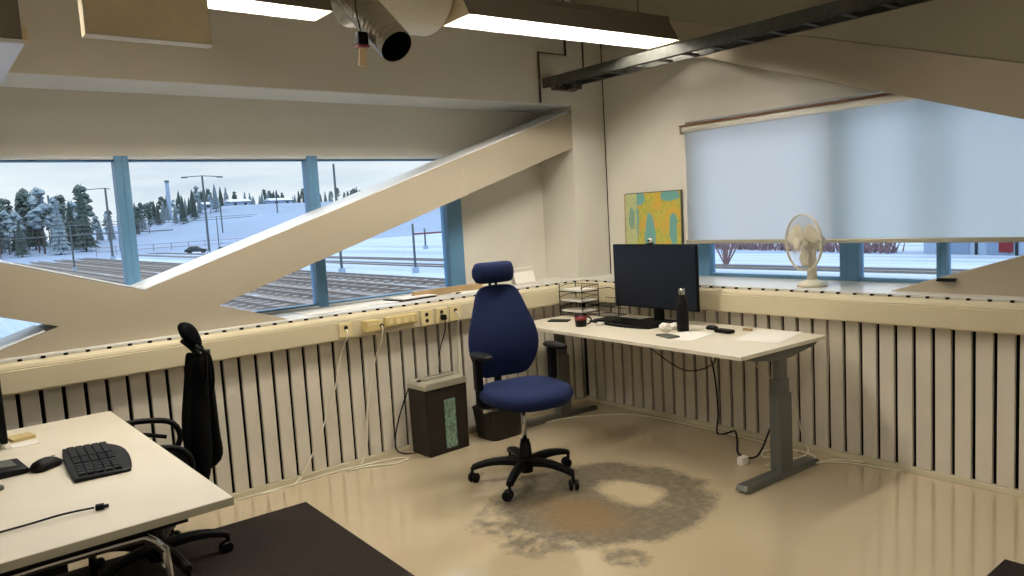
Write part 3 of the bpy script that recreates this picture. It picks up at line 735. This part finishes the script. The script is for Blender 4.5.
# ------------------------------------------------------------------ blue office chair (faces -y locally)
def loft_back(rows, p=3.0, n=24):
    rg = []
    for z, cy, w, d, bend in rows:
        rg.append([(x, cy+y-bend*(1-(x/w)**2), z) for x, y in se(w, d, n, p)])
    return MB().rings(rg)
def five_base(t, R_, base_ang, z_hub, m='black', rz=0):
    b = MB().lathe([(0, z_hub-.055), (.036, z_hub-.055), (.040, z_hub-.01), (.038, z_hub+.03), (.030, z_hub+.11), (0, z_hub+.11)], 20).make('star_base', m, t, smooth=True)
    for k in range(5):
        a = base_ang+2*PI*k/5; c, s_ = math.cos(a), math.sin(a)
        rg = []
        for i in range(8):
            u = i/7; rr = .02+(R_-.02)*u; zz = z_hub+.004+.018*math.sin(PI*u*.8)-.03*u**2.2; hw = .027-.008*u; hh = .024-.009*u
            rg.append([(rr*c-(-s_)*(-x_)*1, rr*s_+c*x_, zz+y_) for x_, y_ in ((hw, -hh), (hw*1.0, hh*.4), (hw*.5, hh), (-hw*.5, hh), (-hw, hh*.4), (-hw, -hh))])
        MB().rings(rg).make('star_arm', m, t, smooth=False, bevel=.003)
        cx, cy = R_*c, R_*s_
        ca = a+1.1+k*.7; rad = .028
        cs = MB().tube([(cx, cy, .03), (cx, cy, z_hub-.012)], .009, 8)
        cs.make('caster_stem', m, t)
        Mx = Matrix.Rotation(ca, 4, 'Z') @ Matrix.Rotation(PI/2, 4, 'Y')
        ox, oy = -.012*math.sin(ca), .012*math.cos(ca)
        w_ = MB()
        for s2 in (-1, 1):
            w_.lathe([(0, s2*.008), (rad*.9, s2*.008), (rad, s2*.011), (rad, s2*.021), (rad*.85, s2*.025), (0, s2*.026)], 18, (cx+ox, cy+oy, rad), Mx)
        w_.make('caster', 'casterm', t, smooth=False)
t = thing('office_chair', 'navy blue fabric office chair with headrest and five-star base', 'office chair', (-1.45, -.99, 0), -.20)
five_base(t, .305, math.radians(357)+.20, .105)
MB().tube([(0, 0, .20), (0, 0, .45)], .014, 14).make('gas_column', 'chrome', t, smooth=True)
MB().tube([(0, 0, .12), (0, 0, .235)], .026, 14).make('column_sleeve', 'black', t, smooth=True)
MB().box((-.10, -.13, .425), (.10, .17, .465)).box((-.05, .1, .40), (.05, .27, .44)).make('mechanism', 'black', t, bevel=.01)
MB().tube([(-.10, -.02, .445), (-.235, -.03, .44)], .006, 8).tube([(-.235, -.03, .44), (-.255, -.035, .445)], .010, 8).make('lever', 'silver', t)
ring = []
for z, w, d in ((.462, .19, .19), (.468, .232, .225), (.500, .245, .238), (.528, .240, .232), (.548, .205, .20), (.553, .12, .12), (.5535, .02, .02)):
    ring.append([(x, y-.03, z-.012*max(0, (-y-.12)/.1)**2*.9+.006*(x/.24)**2) for x, y in se(w, d, 32, 3.0)])
MB().rings(ring).make('seat', 'navy', t, smooth=True)
rows = [(.56, .235, .10, .018, -.004), (.575, .232, .135, .026, .0), (.63, .215, .165, .032, .01), (.70, .21, .192, .034, .02), (.78, .215, .198, .034, .022), (.86, .228, .180, .032, .02), (.94, .245, .152, .03, .015), (1.02, .262, .128, .028, .01), (1.06, .270, .112, .025, .006), (1.082, .275, .085, .018, .003), (1.088, .276, .05, .008, 0)]
rows = [(z, cy, w*1.16, d, -b) for z, cy, w, d, b in rows]
MB().rings([[(x, cy+y+bd*(1-(x/w)**2)*-1 if False else cy+y+.03*(1-(x/w)**2)-.03, z) for x, y in se(w, d, 24, 2.8)] for z, cy, w, d, bd in rows]).make('backrest', 'navy', t, smooth=True, sub=1)
MB().rings([[(x, .262+y*1.0, z) for x, y in se(w, .012, 16, 2.6)] for z, w in ((.60, .10), (.70, .12), (.85, .10), (.98, .07))]).make('back_shell', 'black', t, smooth=True)
MB().tube([(0, .26, .42), (0, .30, .50), (0, .285, .62), (0, .285, .80)], [.026, .018], 10, 4).make('back_bar', 'black', t, smooth=True)
MB().tube([(-.02, .285, 1.0), (-.02, .29, 1.12)], .009, 8).tube([(.02, .285, 1.0), (.02, .29, 1.12)], .009, 8).make('headrest_stem', 'black', t)
hr = []
for k in range(15):
    x = -.128+.256*k/14; e = min(1, (1-abs(x/.1285)**10))**.5; e = max(e, .4)
    hr.append([(x, .268+y*e-.02*(1-(x/.135)**2)+.012, 1.160+z*e) for y, z in se(.040, .061, 18, 3.0)])
MB().rings(hr).make('headrest', 'navy', t, smooth=True)
for s in (-1, 1):
    ar = MB().tube([(s*.10, .06, .445), (s*.22, .06, .45), (s*.235, .06, .50), (s*.235, .055, .62)], [.020, .016], 10, 4)
    ar = ar.make('armrest_post', 'black', t, smooth=True)
    MB().box((s*.235-.022, .035, .54), (s*.235+.022, .080, .721)).make('sleeve', 'black', ar, bevel=.008)
    MB().rings([[(s*.232+x, y+.01, z) for x, y in se(w, d, 20, 3)] for z, w, d in ((.722, .030, .08), (.728, .040, .10), (.740, .041, .102), (.748, .032, .09), (.750, .01, .05))]).make('arm_pad', 'black', t, smooth=True)

# ------------------------------------------------------------------ black mesh chair at the left desk (faces -x)
t = thing('office_chair', 'black mesh office chair with headrest and coat bar at the left desk', 'office chair', (-3.295, -.62, 0), -1.75)
five_base(t, .30, .35, .105)
MB().tube([(0, 0, .12), (0, 0, .42)], [.026, .015], 14).make('gas_column', 'black', t, smooth=True)
MB().box((-.10, -.14, .40), (.10, .16, .44)).make('mechanism', 'black', t, bevel=.01)
MB().rings([[(x, y-.04, z) for x, y in se(w, d, 28, 3.2)] for z, w, d in ((.44, .18, .18), (.446, .225, .225), (.475, .235, .235), (.492, .215, .215), (.498, .12, .12))]).make('seat', 'blackm', t, smooth=True)
rows = [(.36, .20, .10, .016), (.42, .20, .16, .03), (.52, .205, .215, .042), (.62, .205, .225, .045), (.72, .215, .205, .040), (.82, .225, .175, .034), (.90, .232, .155, .030), (.97, .238, .145, .026), (1.0, .24, .12, .014)]
MB().rings([[(x, cy+y+.05*((x/w)**2)*-1+.03, z) for x, y in se(w, d, 24, 2.8)] for z, cy, w, d in [(a_*.95, b_-.005, c_, d_) for a_, b_, c_, d_ in rows]]).make('backrest', 'blackm', t, smooth=True, sub=1)
MB().tube([(0, .18, .42), (0, .285, .46), (0, .29, .60), (0, .285, .96)], [.026, .018], 10, 5).make('back_bar', 'black', t, smooth=True)
hr = []
for k in range(13):
    x = -.13+.26*k/12; e = max(.3, min(1, (1-abs(x/.1305)**6))**.5)
    hr.append([(x, .235+y*e-.5*(z*e)*1.0*.6+.03*(x/.13)**2*-1, 1.035+z*e) for y, z in se(.030, .055, 18, 2.4)])
MB().rings(hr).make('headrest', 'blackm', t, smooth=True)
MB().tube([(0, .27, .90), (0, .235, .97), (0, .19, 1.02)], .014, 8, 4).make('headrest_stem', 'black', t)
MB().tube([(-.13, .26, .85), (-.14, .265, .96), (-.13, .24, .995), (0, .235, 1.005), (.13, .24, .995), (.14, .265, .96), (.13, .26, .85)], .008, 8, 5).make('coat_bar', 'black', t, smooth=True)
MB().tube([(-.12, .25, .985), (-.13, .285, .95), (-.13, .29, .84), (-.10, .275, .76)], .007, 8, 5).tube([(.12, .25, .985), (.13, .285, .95), (.13, .29, .84), (.10, .275, .76)], .007, 8, 5).make('hanger_strut', 'black', t, smooth=True)
for s in (-1, 1):
    MB().tube([(s*.17, .12, .43), (s*.25, .12, .44), (s*.262, .16, .52), (s*.262, .12, .60), (s*.262, -.02, .625), (s*.26, -.10, .615), (s*.258, -.12, .58)], [.014, .013], 10, 5).make('armrest', 'black', t, smooth=True)
    MB().tube([(s*.262, .10, .53), (s*.262, .0, .56), (s*.26, -.10, .58)], .010, 8, 4).make('arm_brace', 'black', t, smooth=True)

# ------------------------------------------------------------------ left desk with tubular legs
t = thing('work_desk', 'pale desk with grey edge in the lower left foreground', 'desk', (-3.387, -.448, 0), .021)
MB().box((-.80, -1.525, .6955), (0, 0, .72)).make('tabletop', 'desk', t, bevel=.002)
MB().box((-.802, -1.5275, .6955), (.0015, -1.5255, .7185)).box((.0003, -1.5255, .6955), (.002, 0, .7185)).make('edge_band', 'deskedge', t)
for yy in (-1.40, -.12):
    MB().tube([(-.155, yy, .008), (-.165, yy, .52), (-.175, yy, .58), (-.21, yy, .622), (-.26, yy, .632), (-.56, yy, .632), (-.62, yy, .60), (-.63, yy, .52), (-.64, yy, .008)], .014, 12, 3).make('leg_frame', 'chrome', t, smooth=True, label='silver tubular leg frame')
    MB().box((-.60, yy-.02, .634+.012), (-.10, yy+.02, .694)).make('bearer', 'black', t)
MB().box((-.42, -1.39, .655), (-.36, -.13, .694)).make('crossbar', 'black', t)
MB().box((-.70, -1.30, .56), (-.40, -.90, .645)).box((-.70, -1.3, .64), (-.66, -.9, .694)).make('cable_basket', 'black', t)
t = thing('keyboard', 'black ergonomic keyboard on the left desk', 'keyboard', (0, 0, 0)); bpy.data.objects.remove(t)
keyboard('black curved keyboard on the left desk', (-3.585, -1.250, dt), PI-.06, .43, .175)
t = thing('computer_mouse', 'black mouse left of the keyboard on the left desk', 'mouse', (-3.725, -1.19, dt), -.9)
MB().rings([[(x, y, 0) for x, y in se(.029, .052)], [(x, y, .012) for x, y in se(.033, .056)], [(x*1.0, y-.004, .028) for x, y in se(.024, .040)], [(x, y-.006, .036) for x, y in se(.010, .018)]]).make('shell', 'black', t, smooth=True)
MB().box((-.003, .018, .030), (.003, .036, .035)).make('wheel', 'silver', t)
t = thing('desk_phone', 'black device with a small screen at the left end of the left desk', 'phone', (-3.86, -1.11, dt), .1)
MB().prism([(-.11, 0), (.075, 0), (.075, .018), (-.11, .032)], 'y', -.10, .07).make('body', 'black', t, bevel=.004)
MB().box((-.03, -.05, .024), (.05, .05, .0262), rot=(0, .076, 0)).make('display', 'dgrey', t)
flat('earphones', 'small grey earphone case on the left desk near the phone', 'case', 'dgrey', (-3.885, -1.335, 0), (.05, .03, .016), .3, dt, .006)
t = thing('computer_monitor', 'black monitor just reaching into the left edge of the picture', 'monitor', (-3.81, -.545, dt), 0)
MB().box((-.012, -.25, .02), (.012, .12, .40)).make('bezel', 'black', t, bevel=.005)
MB().box((.0122, -.242, .03), (.0135, .112, .392)).make('screen', 'screen', t)
MB().box((-.04, -.03, .0), (-.0125, .03, .3)).make('stand', 'black', t, bevel=.004)
MB().box((-.14, -.12, 0), (.012, .09, .012)).make('foot_plate', 'black', t, bevel=.004)
flat('sticky_notes', 'yellow pad at the left edge of the left desk', 'notes', 'ybox', (-3.745, -.66, 0), (.08, .08, .012), .2)
flat('leaflet', 'white printed leaflet beside the yellow pad', 'leaflet', 'paper', (-3.745, -.765, 0), (.09, .07, .002), .1)
cable([(-4.15, -1.72, dt+.005), (-3.98, -1.76, dt+.005), (-3.86, -1.765, dt+.006), (-3.76, -1.765, dt+.010), (-3.68, -1.775, dt+.009)], 'black cable with its plug lying across the left desk', 'cableb', .003)
t = thing('cable_plug', 'black plug end of the cable on the left desk', 'plug', (-3.668, -1.778, dt), -.25)
MB().box((-.010, -.008, .0), (.012, .008, .016)).box((.012, -.006, .003), (.024, .006, .012)).make('body', 'black', t, bevel=.002)

# ------------------------------------------------------------------ rugs
def rug(label, lo, hi, rz=0):
    t = thing('rug', label, 'rug', (hi[0], hi[1], 0), rz)
    MB().box((lo[0]-hi[0], lo[1]-hi[1], 0), (0, 0, .008)).make('pile', 'carpet', t)
    return t
rug('large dark brown rug under the left desk and black chair', (-5.8, -3.4), (-2.487, -.362), -.02)
rug('dark rug whose corner shows at the lower right', (-2.2, -5.2), (-.745, -3.12), 0)

# ------------------------------------------------------------------ outdoors
G = -3.2
def gz(x, y):
    a = max(0, min(1, (x-(y-150)*.12-28)/42)); a = a*a*(3-2*a)
    b = max(0, min(1, (y-165)/85)); b = b*b*(3-2*b)
    w = max(0, min(1, (x+60)/90))
    return G+b*(3.0+a*9.3)
m = MB(); m.box((-60, 1.2, G-.5), (420, 700, G)); m.box((1.2, -300, G-.5), (420, 1.2, G)); st(m, 'ground', 'ground')
bm = bmesh.new(); nx, ny = 60, 26; V = []
for j in range(ny):
    for i in range(nx):
        x = -60+480*i/(nx-1); y = 165+(700-165)*(j/(ny-1))**1.6
        V.append(bm.verts.new((x, y, gz(x, y)+(-.15 if j == 0 else .02))))
for j in range(ny-1):
    for i in range(nx-1): bm.faces.new((V[j*nx+i], V[j*nx+i+1], V[(j+1)*nx+i+1], V[(j+1)*nx+i]))
h = MB(); h.b.free(); h.b = bm; st(h, 'snow_hill', 'hill', smooth=True)
# railway tracks (parallel to the blind wall)
for k, x in enumerate((12.2, 16.2, 20.4, 24.6, 33.5, 38.5)):
    t = thing('railway_track', ('railway track %s of the yard beyond the windows' % ('nearest', 'second', 'third', 'fourth', 'fifth', 'farthest')[k]), 'railway track', (x, 0, G), 0, 'railway tracks')
    MB().box((-.79, -60, .16), (-.71, 330, .30)).make('rail', 'railm', t); MB().box((.71, -60, .16), (.79, 330, .30)).make('rail', 'railm', t)
    s = MB()
    for i in range(260): s.box((-1.25, -60+i*1.5, .0), (1.25, -59.7+i*1.5, .16))
    s.make('sleepers', 'sleep', t, kind='stuff') if k < 4 else None
# masts
def mast(x, y, h, label, arm=0, lamp=False, r=.17, g='poles in the railway yard', cross=0):
    t = thing('yard_mast', label, 'mast', (x, y, G), 0, g)
    MB().tube([(0, 0, 0), (0, 0, h)], [r, r*.75], 8).make('pole', 'mast', t)
    MB().box((-r*1.8, -r*1.8, 0), (r*1.8, r*1.8, .5)).make('footing', 'rock', t)
    if arm: MB().tube([(-arm, 0, h-.2), (0, 0, h), (arm*(1 if lamp else .25), 0, h-.2)], .09, 6).make('crossarm', 'mast', t)
    if lamp:
        for s in (-1, 1): MB().box((s*arm-.5, -.25, h-.4), (s*arm+.5, .25, h-.15)).make('lamp_head', 'mast', t)
    if cross: MB().box((0, -.07, h*cross), (9, .07, h*cross+.18)).make('beam', 'mast', t)
    return t
mast(27.6, 235, 16.5, 'dark catenary mast left of the first window post', r=.3)
mast(14.2, 117, 6.7, 'thin signal post in the left window', r=.14)
mast(27.8, 162, 14, 'tall mast with a long arm just left of the first window post', arm=3.2, r=.25)
mast(41.5, 145.5, 15, 'tall twin-arm lamp post behind the parked cars', arm=3.3, lamp=True, r=.24)
mast(64, 268, 11.5, 'slim mast on the snow left of the twin-arm lamp post', r=.25)
mast(62, 200, 11, 'slim mast right of the twin-arm lamp post', r=.2)
mast(26.6, 58.7, 9.9, 'dark mast seen above and below the big diagonal brace', r=.13)
mast(85, 219, 14.8, 'dark pole left of the second window post', r=.25, cross=.30)
mast(29.5, 50.7, 4.2, 'short dark post in the small triangular window', r=.12)
mast(55.5, 90, 3.0, 'small marker post in the small triangular window', r=.15)
mast(48, 160, 7.5, 'thin post between the cars and the hill', r=.12)
mast(35, 190, 9, 'thin mast far left of the first window post', r=.2)
tag(MB().box((8, 117.8, G+4.9), (28, 118, G+5.05)).make('contact_wire_beam', 'mast'), 'horizontal contact wire beam crossing the left window', 'beam')
tag(MB().box((29.5, 50.6, G+3.25), (39, 50.75, G+3.37)).make('barrier_boom', 'red'), 'dark red barrier bar in the small triangular window', 'barrier')
for k, (x0, y0, x1, y1, z) in enumerate(((10, 120, 44, 128, 6.6), (12, 150, 60, 168, 7.6), (-10, 128, 30, 140, 5.4))):
    tag(MB().tube([(x0, y0, G+z), ((x0+x1)/2, (y0+y1)/2, G+z-.4), (x1, y1, G+z)], .05, 5, 4).make('overhead_wire', 'mast'), ('overhead wire strung between the masts, %s one' % ('middle', 'highest', 'lowest')[k]), 'wire')
# fence of the yard
t = thing('yard_fence', 'long low wire fence at the foot of the snowy hill', 'fence', (0, 172, G))
for i in range(28): MB().tube([(28+i*4, 7.2+i*.6, 0), (28+i*4, 7.2+i*.6, 2.2)], .07, 5).make('post', 'twig', t)
MB().tube([(28, 7.2, 2.1), (136, 23.4, 2.1)], .05, 4).tube([(28, 7.2, 1.2), (136, 23.4, 1.2)], .05, 4).make('wire', 'twig', t)
# cars
def car(loc, rz, m, label, snowy=False):
    t = thing('car', label, 'car', loc, rz)
    L, W = 2.15, .86
    low = [(-L, .35), (-L, .80), (-L*.9, .92), (-.75*L, .98), (.55*L, .98), (L*.95, .80), (L, .60), (L*.98, .32)]
    MB().prism(low, 'y', -W, W).make('body', m, t, bevel=.08)
    MB().rings([[(-1.75, -W*.93, .97), (1.05, -W*.93, .97), (1.05, W*.93, .97), (-1.75, W*.93, .97)], [(-1.25, -W*.75, 1.42), (.35, -W*.75, 1.42), (.35, W*.75, 1.42), (-1.25, W*.75, 1.42)]]).make('glasshouse', 'cglass', t, bevel=.05)
    MB().box((-1.22, -W*.74, 1.42), (.32, W*.74, 1.47)).make('roof', 'roofr' if snowy else m, t, bevel=.03)
    for sx in (-1.3, 1.35):
        for sy in (-1, 1):
            MB().lathe([(0, -.1), (.3, -.1), (.33, -.07), (.33, .07), (.3, .1), (0, .1)], 18, (sx, sy*(W-.06), .33), Matrix.Rotation(PI/2, 4, 'X')).make('wheel', 'tyre', t)
    return t
car((42.4, 157, G), math.radians(-28), 'carp', 'dark car parked in the snow near the twin-arm lamp post')
car((42.5, 138, G), math.radians(-60), 'carw', 'pale blue-grey snow-dusted car right of the dark car', True)
# bushes by the blind windows
def bush(x, y, h, label, seed, n=26):
    rnd = random.Random(seed); m = MB()
    for k in range(n):
        a = rnd.uniform(0, 2*PI); sp = rnd.uniform(.1, .75)*h; p0 = Vector((0, 0, 0)); p1 = Vector((math.cos(a)*sp*.4, math.sin(a)*sp*.4, h*rnd.uniform(.4, .6)))
        p2 = Vector((math.cos(a)*sp, math.sin(a)*sp, h*rnd.uniform(.7, 1.05)))
        m.tube([p0, p1, p2], [.05, .012], 4)
        for q_ in range(4):
            b0 = p1.lerp(p2, rnd.random()); m.tube([b0, b0+Vector((rnd.uniform(-.35, .35), rnd.uniform(-.35, .35), rnd.uniform(.1, .5)))*h*.5], [.015, .008], 3)
    o = m.make('bare_bush', 'twig'); o.location = (x, y, G); return tag(o, label, 'bush')
bush(40, 27, 3.2, 'leafless bush beneath the blind, left of the fan', 1)
hedge = MB(); rnd = random.Random(4)
for k in range(700):
    y = rnd.uniform(21.5, 50); x = 54+rnd.uniform(-1.2, 1.2)+(y-24)*.2; hgt = rnd.uniform(.7, 2.2)
    hedge.tube([(x, y, G), (x+rnd.uniform(-.5, .5), y+rnd.uniform(-.7, .7), G+hgt)], [.06, .02], 3)
tag(hedge.make('bare_hedge', 'twig'), 'reddish leafless hedge across the snow below the blind', 'hedge', kind='stuff')
# warehouse
t = thing('warehouse', 'pale blue warehouse wall with loading doors seen under the blind', 'building', (52, 15.2, G), math.radians(-12))
MB().box((0, -3.0, 0), (12, 4.2, 5)).make('wall', 'rock', t)
for yy in (-2.2, .4): MB().box((-.08, yy-.08, 0), (0, yy+.08, 3.6)).make('door_post', 'cglass', t)
for yy in (-1.0, 1.6): MB().box((-.06, yy-.7, .0), (-.01, yy+.7, 3.0)).make('loading_door', 'carw', t)
MB().box((-.3, -3.2, 5), (12.2, 4.4, 5.3)).make('roof', 'roofr', t)
MB().box((-.09, -2.0, .2), (-.07, -1.1, 1.3)).make('wall_sign', 'red', t)
# trees
def tree_mesh(seed, h, kind):
    rnd = random.Random(seed); m = MB()
    if kind == 'spruce':
        nl = 13
        for k in range(nl):
            u = k/nl; z0 = h*(.10+.86*u); r = h*.19*(1-u)**.85+.12; n = 11; top = z0+h*.13
            rot = rnd.uniform(0, 6)
            base = []
            for i in range(n*2):
                a = rot+PI*i/n; rr = r*(1 if i % 2 == 0 else .55)*rnd.uniform(.75, 1.15)
                base.append((rr*math.cos(a), rr*math.sin(a), z0-rr*.28))
            m.rings([base, [(.05*math.cos(PI*i/n), .05*math.sin(PI*i/n), min(top, h)) for i in range(n*2)]])
    else:
        for k in range(26):
            a = rnd.uniform(0, 6.28); z0 = h*rnd.uniform(.42, .95); L = h*.17*(1.25-z0/h)*rnd.uniform(.7, 1.3)
            c = Vector((math.cos(a)*L*.7, math.sin(a)*L*.7, z0)); n = 8
            r1 = h*.055*rnd.uniform(.7, 1.4)
            for s0, s1 in ((0, 0),):
                m.rings([[(c.x+r*math.cos(2*PI*i/n)*rnd.uniform(.6, 1.25), c.y+r*math.sin(2*PI*i/n)*rnd.uniform(.6, 1.25), c.z+zz) for i in range(n)] for r, zz in ((.05, -r1*.5), (r1, -r1*.1), (r1*.7, r1*.5), (.05, r1*.9))])
    return m
protos = []
for k, (kind, mt, h) in enumerate((('spruce', 'spruce', 16), ('spruce', 'pale', 14), ('pine', 'spruce', 17), ('pine', 'pale', 15))):
    t = thing('conifer_tree', 'x', 'tree', (0, 0, 0))
    tree_mesh(10+k, h, kind).make('crown', mt, t)
    MB().tube([(0, 0, 0), (0, 0, h*.93)], [h*.014, h*.004], 6).make('trunk', 'trunk', t)
    protos.append(t)
labs = ['dark spruce in the forest edge behind the railway', 'frosted grey spruce in the forest edge behind the railway', 'tall dark pine standing in the forest edge', 'frosted pine standing in the forest edge']
rnd = random.Random(21); used = set(); cnt = 0
def put(k, x, y, s, far=False):
    z = max(gz(x, y), G)-.1
    lab = labs[k] if not far else ('small distant %s on the snowy hill skyline' % ('dark spruce', 'frosted spruce', 'dark pine', 'frosted pine')[k])
    grp = 'forest edge trees' if not far else 'hill skyline trees'
    if k not in used:
        o = protos[k]; used.add(k); o.location = (x, y, z); o['label'] = lab; o['group'] = grp; o.rotation_euler = (0, 0, rnd.uniform(0, 6))
    else: o = dup(protos[k], (x, y, z), rnd.uniform(0, 6), lab, grp)
    o.scale = (s, s, s)
spots = []
def free(x, y, d):
    for a, b, e in spots:
        if (a-x)**2+(b-y)**2 < (d+e)**2: return False
    spots.append((x, y, d)); return True
n_ = 0
for i in range(900):      # forest on the left
    if n_ >= 92: break
    y = rnd.uniform(196, 262); x = (-6+rnd.uniform(0, 37))*y/215+2; sc = rnd.uniform(.6, .95)*(1.12 if x > 20 or x < 9 else .88)
    if free(x, y, 2.35*sc): put(rnd.choice((0, 1, 2, 3, 2, 0)), x, y, sc); n_ += 1
n_ = 0
for i in range(900):      # lower trees right of the forest
    if n_ >= 34: break
    x = rnd.uniform(36, 76); y = rnd.uniform(228, 262); sc = rnd.uniform(.35, .62)
    if free(x, y, 2.2*sc): put(rnd.choice((0, 2, 3, 1)), x, y, sc); n_ += 1
n_ = 0
for i in range(2500):      # skyline
    if n_ >= 150: break
    y = rnd.uniform(272, 300); x = 56+rnd.uniform(0, 128)*y/270; sc = rnd.uniform(.26, .44)*(1.3 if x < 100 else 1)
    if free(x, y, 1.7*sc): put(rnd.choice((0, 0, 1, 2)), x, y, sc, True); n_ += 1
bb = thing('chimney_stack', 'slim chimney tower rising behind the hill trees', 'chimney', (67, 268, gz(67, 268)-.2))
MB().tube([(0, 0, 0), (0, 0, 13)], [.8, .6], 12).make('shaft', 'rock', bb); MB().tube([(0, 0, 12.7), (0, 0, 13.3)], .75, 12).make('cap', 'mast', bb)
for k, (x, y, w, hh) in enumerate(((88, 262, 7, 1.7), (103, 262, 8, 1.6), (78, 261, 5, 1.5))):
    z = gz(x, y)-.2; t = thing('hill_house', ('low house on the hill, %s' % ('left of the bright roof', 'with the widest white roof', 'nearest the chimney')[k]), 'house', (x, y, z))
    MB().box((-w/2, -3, 0), (w/2, 3, hh)).make('wall', 'rock', t)
    MB().prism([(-3.5, hh), (3.5, hh), (0, hh+.9)], 'x', -w/2-.4, w/2+.4).make('roof', 'roofr', t)
    for q_ in (-.25, .25): MB().box((w*q_-.5, -3.05, .5), (w*q_+.5, -3.0, 1.2)).make('window', 'cglass', t)

# ------------------------------------------------------------------ world
w = bpy.data.worlds.new('World'); S.world = w; w.use_nodes = True
nt = w.node_tree; bg = nt.nodes['Background']
class W: pass
g = NB(w)
tc = g.n('ShaderNodeTexCoord').outputs['Generated']
sp = g.n('ShaderNodeSeparateXYZ'); g.l(tc, sp.inputs[0]); Z = sp.outputs[2]
mp = g.n('ShaderNodeMapping'); mp.inputs['Scale'].default_value = (1.2, 1.2, 9); g.l(tc, mp.inputs[0])
cl = g.noise(mp.outputs[0], 2.6, 6, .55)
base = g.mix(g.smooth(Z, 0.0, .28), lin('e3e9ef'), lin('bccfe4'))
c = g.mix(g.math('MULTIPLY', g.smooth(cl, .42, .62), .75), base, lin('eef1f5'))
c = g.mix(g.math('MULTIPLY', g.smooth(cl, .50, .30), .35), c, lin('a2b6cf'))
g.l(c, bg.inputs[0])
zz = g.math('MAXIMUM', g.math('SUBTRACT', Z, .22), 0.0)
g.l(g.math('ADD', 1.22, g.math('MULTIPLY', zz, 6.5)), bg.inputs[1])

# ------------------------------------------------------------------ camera and view
cam = bpy.data.cameras.new('camera'); co = bpy.data.objects.new('camera', cam); COL.objects.link(co)
cr = Vector((.7758567, -.6282269, -.0581152)); cu = Vector((.1084735, .0420858, .9932081)); cf = Vector((.6215142, .7768911, -.1007985))
mw = Matrix(((cr.x, cu.x, -cf.x, -4.018706), (cr.y, cu.y, -cf.y, -4.165331), (cr.z, cu.z, -cf.z, 1.5), (0, 0, 0, 1)))
co.matrix_world = mw
cam.sensor_width = 36; cam.lens = 750.19/1024*36; cam.clip_start = .05; cam.clip_end = 1500
S.camera = co
S.view_settings.view_transform = 'Standard'; S.view_settings.look = 'None'; S.view_settings.gamma = 1; S.view_settings.exposure = 0
S.view_settings.use_curve_mapping = False
S.cycles.use_denoising = True
S.cycles.max_bounces = 8; S.cycles.diffuse_bounces = 5; S.cycles.transparent_max_bounces = 12; S.cycles.sample_clamp_indirect = 4
